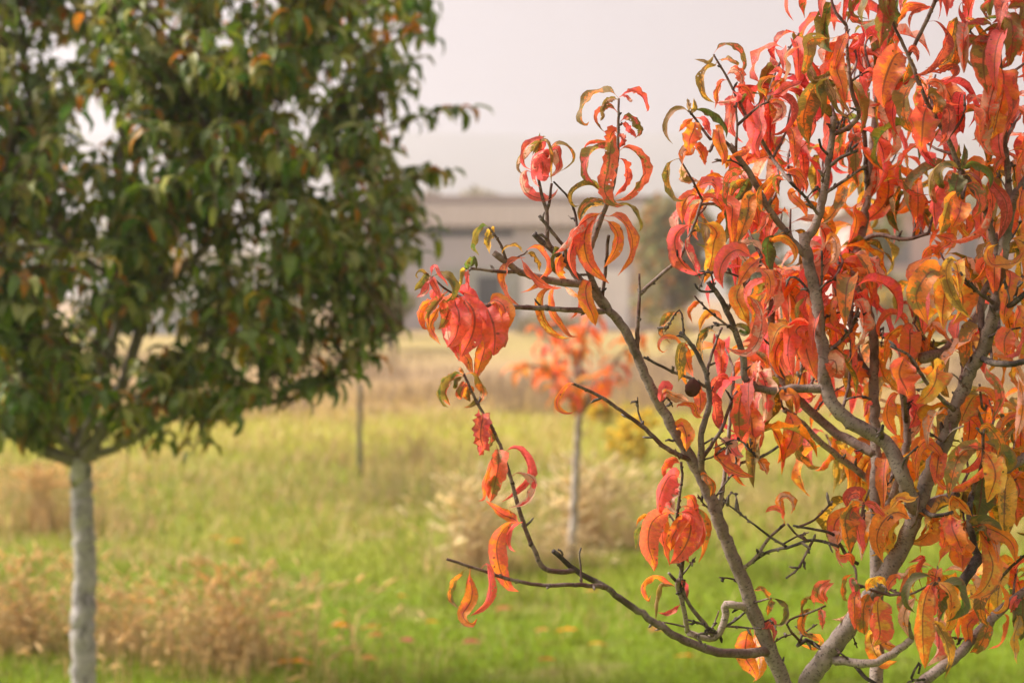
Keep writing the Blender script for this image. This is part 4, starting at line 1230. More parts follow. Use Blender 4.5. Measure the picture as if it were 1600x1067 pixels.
def shoot(u, v, n=6, back=None):
    s, dist = nearest(u, v + 60)
    d1 = s[2] + (rng.uniform(.0, .30) if back is None else back)
    mid = ((s[0] + u) / 2 + rng.uniform(-12, 12), (s[1] + v) / 2 + rng.uniform(-10, 14), (s[2] + d1) / 2)
    pts = [(s[0], s[1], s[2]), mid, (u, v, d1)]
    wood('twig', pts, 2.6, 1.5, C_TWIG, C_TWIG, 6, 2, samp=False)
    q = catmull(np.array(pts) * np.array([1, 1, 1000]), 20) / np.array([1, 1, 1000])
    az = rng.uniform(0, 6.28)
    for k in range(n):
        t = .45 + .55 * (k + .5) / n
        b = P(*q[min(19, int(t * 19.99))])
        az += 2.4 + rng.uniform(-.5, .5)
        L = rng.uniform(.088, .138)
        cur, W = droop_curve(b, az, math.radians(rng.uniform(0, 45)), math.radians(rng.uniform(105, 225)), L, rng.uniform(-.5, .5))
        if rng.random() < .5: W = W + .4 * rng.standard_normal(3)
        vv, f, lc = leaf_geo(cur, norm(W), L * rng.uniform(.155, .245), 16, 4, fold=rng.uniform(.35, .9), wave=rng.uniform(.08, .25), rag=.3 if rng.random() < .15 else 0)
        A, B = pal(pal_at(u, v))
        uu_, vv_, dd_ = proj(cur[4])
        LEAVES.append(((1e3 if (0 < uu_ < 1600 and 0 < vv_ < 1067) else 0) - dd_, vv, f, lc, A, B, cur[0]))

TIPS = '''1250,50 1278,100 1238,170 1300,20 1215,125 1335,95 1362,50 1352,185 1292,225 1212,250 1232,320 1352,320 1400,255 1455,130
1502,30 1590,20 1590,150 1582,250 1472,270 1540,290 1112,290 1212,420 1232,480 1132,545 1262,430 1312,410 1330,460 1262,555
1340,525 1440,430 1475,390 1542,610 1182,660 1292,680 1412,630 1592,640 1502,690 1562,760 1512,790 1562,915 1342,790 1462,890
1590,890 1610,600 1620,480 1620,700 1620,850 1400,-30 1300,-40 1480,-40 1560,-40 1620,60 1620,200 1620,350 1230,400 1240,520
1290,480 1380,120 1430,200 1510,150 1530,340'''
for tkn in TIPS.split():
    u, v = map(float, tkn.split(','))
    shoot(u + rng.uniform(-8, 8), v + rng.uniform(-8, 8), int(rng.integers(4, 8)))

for k in range(42):
    u, v = rng.uniform(1130, 1610), rng.uniform(20, 930)
    if (1340 < u < 1460 and 330 < v < 470) or (u < 1320 and v > 640) or (u < 1230 and v < 150): continue
    shoot(u, v, int(rng.integers(4, 8)), rng.uniform(.03, .30))
LEAVES.sort(key=lambda a: -a[0])
for (k, v, f, lc, A, B, base) in LEAVES[:300]:
    mesh_obj('leaf', v, f, M_RED, red, base, ca=A, cb=B, lc=lc)

def join_leaves(name, lst, mat, parent, base):
    vs_, fs_, ls_, a_, b_, n0 = [], [], [], [], [], 0
    for (k, v, f, lc, A, B, bb) in lst:
        vs_.append(v); fs_.append(np.asarray(f) + n0); ls_.append(lc); n0 += len(v)
        a_.append(np.tile(A, (len(v), 1))); b_.append(np.tile(B, (len(v), 1)))
    return mesh_obj(name, np.vstack(vs_), np.vstack(fs_), mat, parent, base, ca=np.vstack(a_), cb=np.vstack(b_), lc=np.vstack(ls_), kind='stuff')
join_leaves('foliage', LEAVES[300:], M_RED, red, TRUNK_BASE)
print('red leaves', len(LEAVES))

# ------------------------------------------------------------------ the green peach tree on the left
GD = 5.5
gbase = P(132, 1110, GD); gbase[2] = float(ground_z(gbase[0], gbase[1])) - .02
gtree = empty('peach_tree', gbase)
tag(gtree, 'leafy green peach tree with pale grey trunk standing in dry grass', 'tree', 'peach trees in the orchard')
C_G = (.38, .345, .335); C_GL = (.13, .09, .075)
GLIMB = []
def glimb(name, pts, r0, r1, c0, c1, mat=M_BARK):
    wood(name, pts, r0, r1, (.24, .20, .18) if r0 > 7 else c0, c1, 8, 0, 0, gtree, mat, False, 1.5, GD)
    q = catmull(np.array(pts, float) * np.array([1, 1, 1000]), 24) / np.array([1, 1, 1000])
    GLIMB.extend([P(*a) for a in q[4:]])
wood('trunk', [(134, 1118, GD), (130, 1000, GD), (133, 880, GD), (127, 770, GD), (124, 715, GD)], 20, 16.5, C_G, C_G, 12, 0, 0, gtree, M_PALEBARK, False, 2, GD)
glimb('branch', pl('124,722 95,712 60,700 0,668 -80,620 -170,500', GD, 5.3), 12, 5, C_GL, C_GL)
glimb('branch', pl('126,722 150,690 190,600 225,500 248,458 330,380 420,320 520,240 600,190', GD, 5.2), 12, 3, C_GL, C_GL)
glimb('branch', pl('248,460 190,440 120,395 60,330 -20,240', 5.4, 5.2), 7, 3, C_GL, C_GL)
glimb('branch', pl('250,455 255,380 290,330 305,200 322,50 330,-90', 5.38, 5.5), 7, 3, C_GL, C_GL)
glimb('branch', pl('120,715 100,620 75,555 80,440 60,300 40,100 20,-60', GD, 5.7), 9, 3, C_GL, C_GL)
glimb('branch', pl('124,715 130,640 180,400 190,200 180,0 172,-160', GD, 5.6), 9, 3, C_GL, C_GL)
glimb('branch', pl('130,718 200,690 300,640 450,625 560,560 630,515', GD, 5.0), 8, 2, C_GL, C_GL)
glimb('branch', pl('126,715 200,640 330,520 470,440 600,380 670,345', GD, 6.1), 8, 2, C_GL, C_GL)
glimb('branch', pl('126,712 160,560 250,350 400,200 520,80 600,-20', GD, 6.3), 8, 2.5, C_GL, C_GL)
glimb('branch', pl('120,712 60,600 -40,450 -120,300', GD, 6.2), 8, 3, C_GL, C_GL)
glimb('branch', pl('122,712 160,600 210,420 300,260 420,120 500,-40', GD, 4.8), 8, 3, C_GL, C_GL)
glimb('branch', pl('120,714 60,640 20,520 -20,400', GD, 4.7), 8, 3, C_GL, C_GL)
GLIMB = np.array(GLIMB)
GPAL = [((.125, .195, .020), (.175, .245, .026)), ((.075, .142, .030), (.105, .175, .036)), ((.23, .26, .025), (.32, .32, .03)), ((.42, .42, .15), (.48, .43, .18)),
        ((.20, .17, .022), (.30, .19, .022)), ((.68, .19, .018), (.42, .19, .025)), ((.48, .31, .025), (.25, .21, .025))]
GW = [.30, .22, .20, .11, .06, .065, .045]
GLEAF = []
def gshoot(tip, n, start=None, Lr=(.085, .130), wts=GW):
    tip = np.asarray(tip)
    if start is None:
        dd = np.linalg.norm(GLIMB - (tip + np.array([0, 0, -.15])), axis=1)
        start = GLIMB[int(np.argmin(dd))]
    mid = (start + tip) / 2 + np.array([rng.uniform(-.05, .05), rng.uniform(-.05, .05), rng.uniform(0, .07)])
    path = catmull(np.array([start, mid, tip]), 10)
    v, f, lc = tube_geo(path, np.linspace(.006, .002, 10), 5, rng.uniform(0, 99))
    mesh_obj('twig', v, f, M_BARK, gtree, start, ca=np.array((.16, .075, .045)), lc=lc)
    az = rng.uniform(0, 6.28)
    q = catmull(np.array([start, mid, tip]), 40)
    for k in range(n):
        t = .25 + .75 * (k + .5) / n
        b = q[int(t * 39)]
        az += 2.4 + rng.uniform(-.6, .6)
        L = rng.uniform(*Lr)
        cur, W = droop_curve(b, az, math.radians(rng.uniform(-10, 35)), math.radians(rng.uniform(80, 170)), L, rng.uniform(-.5, .5), 7)
        vv, ff_, l2 = leaf_geo(cur, norm(W + .35 * rng.standard_normal(3)), L * rng.uniform(.25, .35), 7, 2, fold=.4, wave=.10, pet_w=.002)
        A, B = GPAL[int(rng.choice(len(GPAL), p=wts))]
        j = 1 + .18 * rng.standard_normal()
        uu_, vv_, dd_ = proj(cur[3])
        GLEAF.append(((100 if (0 < uu_ < 1600 and 0 < vv_ < 1067) else 0) - dd_, vv, ff_, l2, np.clip(np.array(A) * j, .01, .7), np.clip(np.array(B) * j, .01, .7), cur[0]))
bv = [-300, -100, 0, 100, 150, 200, 300, 350, 420, 470, 520, 580, 640, 700, 740]
bu = [560, 640, 655, 640, 600, 570, 635, 645, 620, 500, 430, 400, 390, 300, 230]
cnt = 0
while cnt < 950:
    v = rng.uniform(-260, 700); u = rng.uniform(-330, 660); d = 5.5 + rng.uniform(-1.05, 1.05)
    # the crown is a round-bottomed vase about the trunk
    ax = P(150, v, GD); p = P(u, v, d)
    rr = math.hypot(p[0] - ax[0], p[1] - ax[1])
    if rr > 1.32 * (1 - max(0, (v - 520) / 420)) or u > np.interp(v, bv, bu) - rng.uniform(0, 40): continue
    if v > 430 and rng.random() < .30: continue
    if fbm2(np.array([p[0] * 1.0]), np.array([p[2] + .4 * p[1]]), 3.2, 77)[0] < -.22 and rng.random() < .7: continue
    gshoot(p, int(rng.integers(11, 19)))
    cnt += 1
for a, b, n in (((600, 205, 5.3), (735, 172, 5.25), 24), ((590, 320, 5.2), (708, 268, 5.2), 24), ((575, 170, 5.3), (660, 90, 5.3), 18), ((600, 60, 5.4), (668, 12, 5.4), 12), ((590, 110, 5.4), (650, 150, 5.4), 8),
                ((600, 380, 5.2), (682, 378, 5.2), 12), ((580, 390, 5.3), (660, 405, 5.2), 12), ((450, 625, 5.1), (585, 555, 5.05), 28), ((520, 590, 5.05), (628, 505, 5.0), 20), ((440, 640, 5.1), (530, 600, 5.0), 20),
                ((420, 630, 5.1), (560, 590, 5.1), 14), ((380, 500, 5.3), (430, 560, 5.3), 12), ((400, 480, 5.2), (470, 500, 5.2), 14), ((360, 620, 5.2), (420, 610, 5.2), 12), ((250, 660, 5.2), (330, 665, 5.2), 12),
                ((500, 400, 5.2), (560, 430, 5.2), 14), ((500, 330, 5.2), (620, 330, 5.2), 14), ((540, 240, 5.2), (600, 250, 5.2), 12)):
    gshoot(P(*b), n, P(*a))
for k in range(60):     # skirts of drooping shoots low in the crown
    dd = rng.uniform(4.7, 6.1)
    uq = rng.uniform(-40, 450)
    gshoot(P(uq, rng.uniform(450, np.interp(uq, [-40, 60, 200, 330, 450], [715, 690, 630, 665, 590])), dd), int(rng.integers(10, 17)))
for uq, vq in ((95, 95), (60, 120), (120, 130), (75, 160), (110, 180), (40, 70), (130, 60), (90, 200), (100, 140), (55, 180), (280, 170), (240, 200)):
    gshoot(P(uq, vq, rng.uniform(5.0, 6.1)), 15)
for k in range(34):
    v0 = rng.uniform(-60, 430); u0 = np.interp(v0, bv, bu) - 60
    dd = rng.uniform(5.0, 6.0)
    gshoot(P(u0 + rng.uniform(40, 105), v0 - rng.uniform(0, 55), dd), int(rng.integers(9, 15)), P(u0 - 30, v0 + 20, dd))
gshoot(P(300, 715, 5.1), 7, P(330, 655, 5.15), wts=[.1, .1, .1, .1, .1, .1, .4])
GLEAF.sort(key=lambda a: -a[0])
for (k, v, f, lc, A, B, base) in GLEAF[:300]:
    mesh_obj('leaf', v, f, M_GREEN, gtree, base, ca=A, cb=B, lc=lc)
join_leaves('foliage', GLEAF[300:], M_GREEN, gtree, gbase)
print('green leaves', len(GLEAF))

# ------------------------------------------------------------------ red sapling in the meadow
SD = 8.4
sb = P(893, 884, SD); sb[2] = float(ground_z(sb[0], sb[1])) - .02
sap = empty('peach_sapling', sb)
tag(sap, 'slender young peach sapling with orange red drooping leaves in dry grass', 'tree', 'peach trees in the orchard')
wood('trunk', [(893, 890, SD), (897, 800, SD), (901, 720, SD), (905, 630, SD), (906, 560, SD)], 8, 4.5, (.40, .33, .29), (.30, .22, .19), 8, 0, 0, sap, M_PALEBARK, False, 1, SD)
SL = []
for s_, dd, nl in (('905,640 880,600 850,575 822,572 798,588', 8.2, 18), ('905,615 895,560 872,500', 8.5, 14), ('905,650 935,610 965,560 1008,515', 8.4, 15), ('906,570 912,530 925,485', 8.4, 14), ('905,625 870,560 838,505', 8.8, 14), ('905,640 935,600 972,590', 8.0, 10), ('904,645 885,615 862,590', 8.0, 12)):
    pts = pl(s_, SD, dd)
    wood('branch', pts, 3.5, 1.6, (.20, .12, .10), C_TWIG, 6, 0, 0, sap, M_BARK, False, 1, SD)
    q = catmull(np.array(pts) * np.array([1, 1, 1000]), 20) / np.array([1, 1, 1000])
    az = rng.uniform(0, 6)
    for k in range(nl):
        b = P(*q[int((.30 + .7 * k / nl) * 19)]) + rng.normal(0, .012, 3)
        az += 2.4
        L = rng.uniform(.13, .19)
        cur, W = droop_curve(b, az, math.radians(rng.uniform(-20, 30)), math.radians(rng.uniform(70, 130)), L, 0, 7)
        v, f, lc = leaf_geo(cur, norm(W + .3 * rng.standard_normal(3)), L * rng.uniform(.28, .36), 7, 2, fold=.4, pet_w=.002)
        A, B = pal(['ro', 'or', 'ro', 'og', 'rd', 'or', 'oy'][int(rng.integers(7))])
        mesh_obj('leaf', v, f, M_FAR, sap, cur[0], ca=A, cb=B, lc=lc)

# ------------------------------------------------------------------ stake, post
def stake(u, v0, v1, d, r, label, name='wooden_stake', c=(.14, .12, .09)):
    b = P(u, v1, d); b[2] = float(ground_z(b[0], b[1])) - .03
    t = P(u, v0, d)
    path = np.array([b * (1 - k) + t * k for k in np.linspace(0, 1, 9)]) + rng.normal(0, .004, (9, 3))
    v, f, lc = tube_geo(path, np.full(9, px(r, d)) * np.linspace(1.1, .9, 9), 8, 1)
    o = mesh_obj(name, v, f, M_WOOD, None, b, ca=np.array(c), lc=lc)
    return tag(o, label, 'post')
stake(563, 598, 742, 12.6, 4.2, 'thin dark wooden stake upright in the meadow beside the green tree')
stake(609, 393, 540, 42, 5, 'dark timber pole in the brush in front of the grey barn', 'timber_pole', (.10, .085, .08))

# ------------------------------------------------------------------ buildings
def wallbox(mb, u0, u1, v0, v1, d, thick, ca):
    a = P(u0, v1, d); b = P(u1, v0, d)
    mb.box(np.array([a[0], d, a[2]]), np.array([b[0], d + thick, b[2]]), ca)

BD = 62.0
zg = 0.0
def X_(u, d): return (u - 800) / FPX * d
def Z_(v, d): return float(P(800, v, d)[2])
barn = empty('barn', (X_(790, BD), BD + 4, 0))
tag(barn, 'long low grey barn with tan sheet roof and wide white door', 'building')
x0, x1 = X_(575, BD), X_(1075, BD)
ze = Z_(358, BD)
mb = MB(); mb.box((x0, BD, -.2), (x1, BD + 9, ze), (.46, .43, .455)); mb.obj('wall', M_BUILD, barn, (x0, BD, 0))
mb = MB(); mb.box((X_(985, BD), BD - .06, -.1), (x1, BD - .01, ze - .7), (.48, .38, .31)); mb.obj('wall_panel', M_BUILD, barn, (x1, BD, 0))
# roof: mono-pitch sheet rising away, with an upstand at the back
zr = Z_(324, BD + 7)
rv = [(x0 - .4, BD - .3, ze - .02), (x1 + .4, BD - .3, ze - .02), (x1 + .4, BD + 7, zr), (x0 - .4, BD + 7, zr)]
rv2 = [(x, y, z + .16) for x, y, z in rv]
mb = MB(); mb.add(rv + rv2, [[3, 2, 1, 0], [4, 5, 6, 7], [0, 1, 5, 4], [1, 2, 6, 5], [2, 3, 7, 6], [3, 0, 4, 7]], (.22, .17, .13))
roof = mb.obj('roof', M_ROOF, barn, (x0, BD, ze))
nrib = 34
for k in range(nrib):
    xr = x0 + (x1 - x0) * (k + .5) / nrib
    a = np.array([(xr - .05, BD - .30, ze + .14), (xr + .05, BD - .30, ze + .14), (xr + .05, BD + 7, zr + .16), (xr - .05, BD + 7, zr + .16)])
    up = a + np.array([0, 0, .06])
    mb = MB(); mb.add(np.vstack([a, up]), [[3, 2, 1, 0], [4, 5, 6, 7], [0, 1, 5, 4], [1, 2, 6, 5], [2, 3, 7, 6], [3, 0, 4, 7]], (.17, .13, .098))
    mb.obj('roof_rib', M_ROOF, roof, a[0])
mb = MB(); mb.box((x0 - .4, BD + 6.8, zr + .17), (x1 + .4, BD + 7.1, zr + .55), (.46, .36, .31)); mb.obj('ridge_cap', M_ROOF, barn, (x0, BD + 7, zr))
mb = MB(); mb.box((X_(672, BD), BD - .05, ze - .34), (X_(802, BD), BD - .01, ze - .05), (.05, .05, .055)); mb.obj('vent_opening', M_BUILD, barn, (x0, BD, ze))
mb = MB(); mb.box((X_(692, BD), BD - .05, 0), (X_(812, BD), BD - .01, Z_(418, BD)), (.36, .38, .35)); mb.obj('door_panel', M_BUILD, barn, (X_(700, BD), BD, 0))
wd = MB(); wd.box((X_(744, BD), BD - .14, Z_(484, BD)), (X_(784, BD), BD - .06, Z_(430, BD)), (.30, .30, .30)); wfr = wd.obj('window', M_BUILD, barn, (X_(744, BD), BD, 2))
wd = MB(); wd.box((X_(747, BD), BD - .17, Z_(481, BD)), (X_(781, BD), BD - .145, Z_(433, BD)), (.05, .055, .065)); wd.obj('pane', M_BUILD, wfr, (X_(744, BD), BD, 2))
mb = MB()
mb.box((X_(814, BD), BD - .10, .05), (X_(898, BD), BD - .02, Z_(422, BD)), (.80, .78, .77)); mb.obj('door', M_BUILD, barn, (X_(814, BD), BD, 0))
mb = MB()
mb.box((X_(900, BD), BD - .10, .05), (X_(982, BD), BD - .02, Z_(422, BD)), (.80, .78, .77)); mb.obj('door', M_BUILD, barn, (X_(900, BD), BD, 0))

D2 = 58.0
hs = empty('house', (X_(1480, D2), D2 + 4, 0))
tag(hs, 'pink plastered house with pale concrete ledge behind the red leaves', 'building')
zt = Z_(335, D2)
mb = MB(); mb.box((X_(1330, D2), D2, -.2), (X_(1720, D2), D2 + 7, zt), (.50, .36, .33)); mb.obj('wall', M_BUILD, hs, (X_(1330, D2), D2, 0))
mb = MB(); mb.box((X_(1310, D2), D2 - .5, zt), (X_(1740, D2), D2 + 7.5, zt + .25), (.42, .36, .30)); mb.obj('roof', M_ROOF, hs, (X_(1330, D2), D2, zt))
mb = MB(); mb.box((X_(1320, D2), D2 - 2.5, -.2), (X_(1700, D2), D2 - .01, Z_(436, D2)), (.40, .36, .32)); mb.obj('annex_wall', M_BUILD, hs, (X_(1320, D2), D2, 0))
mb = MB(); mb.box((X_(1310, D2), D2 - 2.9, Z_(436, D2)), (X_(1710, D2), D2 - .02, Z_(424, D2)), (.52, .47, .40)); mb.obj('ledge', M_BUILD, hs, (X_(1310, D2), D2, 2))
for uu_ in (1384, 1470, 1560):
    dd = D2 - 2.5
    mb = MB(); mb.box((X_(uu_, dd), dd - .07, Z_(492, dd)), (X_(uu_ + 24, dd), dd + .01, Z_(446, dd)), (.45, .45, .46)); wn_ = mb.obj('window', M_BUILD, hs, (X_(uu_, dd), dd, 1))
    mb = MB(); mb.box((X_(uu_ + 3, dd), dd - .09, Z_(489, dd)), (X_(uu_ + 21, dd), dd - .072, Z_(449, dd)), (.16, .19, .23)); mb.obj('pane', M_BUILD, wn_, (X_(uu_, dd), dd, 1))
for uu_ in (1395, 1500):
    mb = MB(); mb.box((X_(uu_, D2), D2 - .05, Z_(412, D2)), (X_(uu_ + 26, D2), D2 - .005, Z_(366, D2)), (.22, .20, .20)); mb.obj('window', M_BUILD, hs, (X_(uu_, D2), D2, 3))

D3 = 56.0
sh = empty('shed', (X_(280, D3), D3 + 2, 0))
tag(sh, 'pale blue white shed glimpsed through the green tree', 'building')
mb = MB(); mb.box((X_(120, D3), D3, -.2), (X_(455, D3), D3 + 5, Z_(395, D3)), (.56, .57, .60)); mb.obj('wall', M_BUILD, sh, (X_(120, D3), D3, 0))
zt = Z_(395, D3)
mb = MB(); v_ = [(X_(105, D3), D3 - .5, zt), (X_(470, D3), D3 - .5, zt), (X_(470, D3), D3 + 5.4, zt), (X_(105, D3), D3 + 5.4, zt), (X_(105, D3), D3 + 2.5, zt + .8), (X_(470, D3), D3 + 2.5, zt + .8)]
mb.add(v_, [[3, 2, 1, 0], [0, 1, 5, 4], [2, 3, 4, 5], [0, 4, 3], [1, 2, 5]], (.40, .36, .33)); mb.obj('roof', M_ROOF, sh, (X_(120, D3), D3, zt))
mb = MB(); mb.box((X_(155, D3), D3 - .06, .05), (X_(195, D3), D3 - .01, Z_(440, D3)), (.22, .28, .36)); mb.obj('door', M_BUILD, sh, (X_(155, D3), D3, 0))
mb = MB(); mb.box((X_(330, D3), D3 - .06, Z_(470, D3)), (X_(370, D3), D3 - .01, Z_(430, D3)), (.18, .20, .24)); mb.obj('window', M_BUILD, sh, (X_(330, D3), D3, 1.5))

# ------------------------------------------------------------------ background trees and shrubs
def bush(name, label, cat, u, vbase, d, wpx, hpx, cols, n=1600, leaf=.16, trunk=True, group=None, trunk_h=.25, lumps=9):
    b = P(u, vbase, d); b[2] = float(ground_z(b[0], b[1])) - .03
    root = empty(name, b)
    tag(root, label, cat, group)
    W, H = px(wpx, d), P(u, vbase - hpx, d)[2] - b[2]
    th = H * trunk_h
    lum = []
    for k in range(lumps):
        a = rng.uniform(0, 6.28); q = math.sqrt(rng.uniform(0, 1)) * W * .34
        zz = th + (H - th) * rng.uniform(.12, .80)
        lum.append((b + np.array([math.cos(a) * q, math.sin(a) * q, zz]), W * rng.uniform(.16, .26), (H - th) * rng.uniform(.15, .26)))
    mb = MB()
    if trunk:
        path = catmull(np.array([b, b + np.array([.03 * H, 0, th * .7]), b + np.array([0, .02, th + (H - th) * .35])]), 8)
        v, f, lc = tube_geo(path, np.linspace(.045, .02, 8) * H * .6, 8, 3); mb.add(v, f, (.13, .10, .08), lc)
    for c_, rx_, rz_ in lum:
        s0 = b + np.array([0, 0, th * (.6 if trunk else .02)])
        path = catmull(np.array([s0, (s0 + c_) / 2 + np.array([0, 0, .05 * H]), c_]), 7)
        v, f, lc = tube_geo(path, np.linspace(.016, .005, 7) * H * .6, 5, 5); mb.add(v, f, (.13, .10, .08), lc)
    mb.obj('trunk' if trunk else 'stem', M_BARK, root, b, smooth=True)
    i = rng.integers(0, lumps, n)
    cc = np.array([l[0] for l in lum])[i]; rx_ = np.array([l[1] for l in lum])[i]; rz_ = np.array([l[2] for l in lum])[i]
    dv = norm(rng.standard_normal((n, 3))) * (rng.uniform(.25, 1.0, n)**.5)[:, None]
    c0 = cc + dv * np.stack([rx_, rx_, rz_], 1)
    a1 = norm(rng.standard_normal((n, 3))); a2 = norm(np.cross(a1, rng.standard_normal((n, 3))))
    s = leaf * rng.uniform(.6, 1.3, n)[:, None]
    V = np.stack([c0 - a1 * s, c0 + a2 * s * .45, c0 + a1 * s, c0 - a2 * s * .45], 1).reshape(-1, 3)
    F = np.arange(4 * n).reshape(-1, 4)
    ci = rng.integers(0, len(cols), n)
    CA = np.repeat(np.array(cols)[ci] * rng.uniform(.75, 1.25, (n, 1)), 4, 0)
    mesh_obj('crown' if trunk else 'foliage', V, F, M_CROWN, root, b, ca=CA, smooth=False)
    return root
OLV = [(.24, .25, .10), (.28, .27, .11), (.20, .21, .08), (.34, .28, .14)]
PAL_T = [(.34, .29, .17), (.28, .25, .14), (.38, .32, .20)]
YEL = [(.80, .55, .05), (.72, .52, .08), (.75, .42, .03), (.45, .40, .08)]
DRY = [(.34, .26, .17), (.26, .22, .11), (.42, .31, .21), (.22, .21, .10)]
bush('broadleaf_tree', 'pale olive tree rising behind the grey barn roof', 'tree', 752, 500, 92, 130, 232, PAL_T, 2600, .30, lumps=14)
bush('broadleaf_tree', 'faded brown tree behind the barn roof beside the pale olive tree', 'tree', 660, 500, 96, 90, 205, [(.26, .20, .13), (.22, .18, .11)], 1600, .30)
bush('broadleaf_tree', 'olive green tree at the barn corner with a few orange leaves', 'tree', 1045, 515, 46, 150, 225, OLV + [(.45, .20, .05)], 3800, .18, trunk_h=.18, lumps=16)
bush('broadleaf_tree', 'green tree between the barn corner tree and the pink house', 'tree', 1175, 520, 44, 150, 205, OLV, 3200, .18, trunk_h=.18, lumps=14)
bush('broadleaf_tree', 'small green tree in front of the pink house wall', 'tree', 1362, 512, 50, 90, 190, OLV + [(.22, .22, .08)], 1800, .18)
bush('broadleaf_tree', 'broad green tree beyond the pink house roof', 'tree', 1560, 508, 76, 260, 240, OLV + PAL_T, 3200, .28, lumps=14)
bush('broadleaf_tree', 'grey green tree beyond the pale shed', 'tree', 250, 505, 78, 260, 190, OLV + PAL_T, 2800, .26, lumps=14)
bush('broadleaf_tree', 'tall dull green tree by the end of the grey barn', 'tree', 560, 520, 52, 110, 150, OLV + DRY, 2000, .18)
bush('scrub_bush', 'brown green scrub bush beside the timber pole', 'bush', 615, 536, 40, 150, 95, DRY + OLV, 2200, .12, False)
bush('scrub_bush', 'dry tan scrub bush below the barn window', 'bush', 715, 532, 48, 110, 50, DRY, 1400, .10, False)
bush('scrub_bush', 'dull green scrub bush against the white barn door', 'bush', 850, 530, 50, 120, 38, DRY + [(.30, .24, .15)], 1300, .10, False)
bush('scrub_bush', 'low brown scrub bush at the foot of the pale shed', 'bush', 450, 536, 42, 160, 70, DRY + OLV, 2000, .12, False)
bush('yellow_bush', 'yellow autumn bush against the tan barn wall', 'bush', 1045, 536, 38, 80, 60, YEL + DRY, 420, .10, False)
bush('yellow_bush', 'yellow leaved bush at the foot of the pink house', 'bush', 1415, 532, 44, 110, 90, YEL + DRY, 1400, .12, False)
bush('yellow_bush', 'low golden yellow bush in the meadow beside the red sapling', 'bush', 982, 718, 13.6, 100, 85, YEL + [(.35, .34, .07)], 420, .05, False, trunk_h=.05)
bush('yellow_bush', 'small yellow weed bush behind the sapling trunk', 'bush', 940, 665, 17.5, 70, 40, YEL + [(.25, .26, .07)], 500, .06, False, trunk_h=.05)

# ------------------------------------------------------------------ grass, straw, weeds
def blades(name, x, y, h, w, colr, mat, label, cat, lean=.35, kind='stuff'):
    n = len(x)
    z = ground_z(x, y) - .01
    az = rng.uniform(0, 6.28, n); ln = lean * rng.uniform(.2, 1.4, n)
    dx, dy = np.cos(az), np.sin(az)
    pxv, pyv = -dy, dx
    hh = h[:, None]; ww_ = (w / 2)[:, None]
    b = np.stack([x, y, z], 1)
    across = np.stack([pxv, pyv, np.zeros(n)], 1)
    d1 = np.stack([dx * ln * .35, dy * ln * .35, np.full(n, .55)], 1)
    d2 = np.stack([dx * ln, dy * ln, np.full(n, .95)], 1)
    V = np.stack([b - across * ww_, b + across * ww_, b + d1 * hh + across * ww_ * .8, b + d1 * hh - across * ww_ * .8, b + d2 * hh + across * ww_ * .1, b + d2 * hh - across * ww_ * .1], 1).reshape(-1, 3)
    i = np.arange(n)[:, None] * 6
    F = np.concatenate([i + np.array([[0, 1, 2, 3]]), i + np.array([[3, 2, 4, 5]])], 0)
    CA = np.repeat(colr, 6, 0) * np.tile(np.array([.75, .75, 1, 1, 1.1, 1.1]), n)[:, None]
    o = mesh_obj(name, V, F, mat, None, (0, 0, 0), ca=CA)
    return tag(o, label, cat, kind=kind)

# short green grass of the near and middle meadow
n = 150000
yy_ = 4.2 * (24 / 4.2)**rng.uniform(0, 1, n)
xx_ = rng.uniform(-.52, .52, n) * (yy_ + 1.5)
patch = fbm2(xx_, yy_, 1.1, 21); fine = fbm2(xx_, yy_, 4.0, 22)
dryness = np.clip(.14 + .48 * patch + .36 * fine + np.interp(yy_, [5.5, 8, 9.5, 12.5, 14.5, 18, 20], [-.25, -.12, .16, .28, .10, .15, .7]), 0, 1)
keep = rng.uniform(0, 1, n) < np.clip(.95 + .35 * fine, .35, 1)
xx_, yy_, dryness, patch, fine = (a[keep] for a in (xx_, yy_, dryness, patch, fine))
n = len(xx_)
isdry = rng.uniform(0, 1, n) < dryness
gcol = np.array([(.205, .280, .008)]) * rng.uniform(.6, 1.3, (n, 1)) + np.array([(.07, .04, .012)]) * rng.uniform(0, 1, (n, 1))
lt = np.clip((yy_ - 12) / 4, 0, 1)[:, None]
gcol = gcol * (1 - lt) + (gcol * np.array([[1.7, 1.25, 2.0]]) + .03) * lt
dcol = np.array([(.58, .41, .17)]) * rng.uniform(.6, 1.25, (n, 1))
colr = np.where(isdry[:, None], dcol, gcol)
hgt = rng.uniform(.035, .085, n) * (1 + .5 * isdry) * (1 + .5 * np.clip(patch, 0, 1)) * (1 + .6 * np.clip((yy_ - 8) / 6, 0, 1))
blades('grass', xx_, yy_, hgt, rng.uniform(.003, .006, n) * np.clip(yy_ / 6, 1, 3), colr, M_GRASS, 'short bright green meadow grass mixed with dry blades', 'grass', .8)

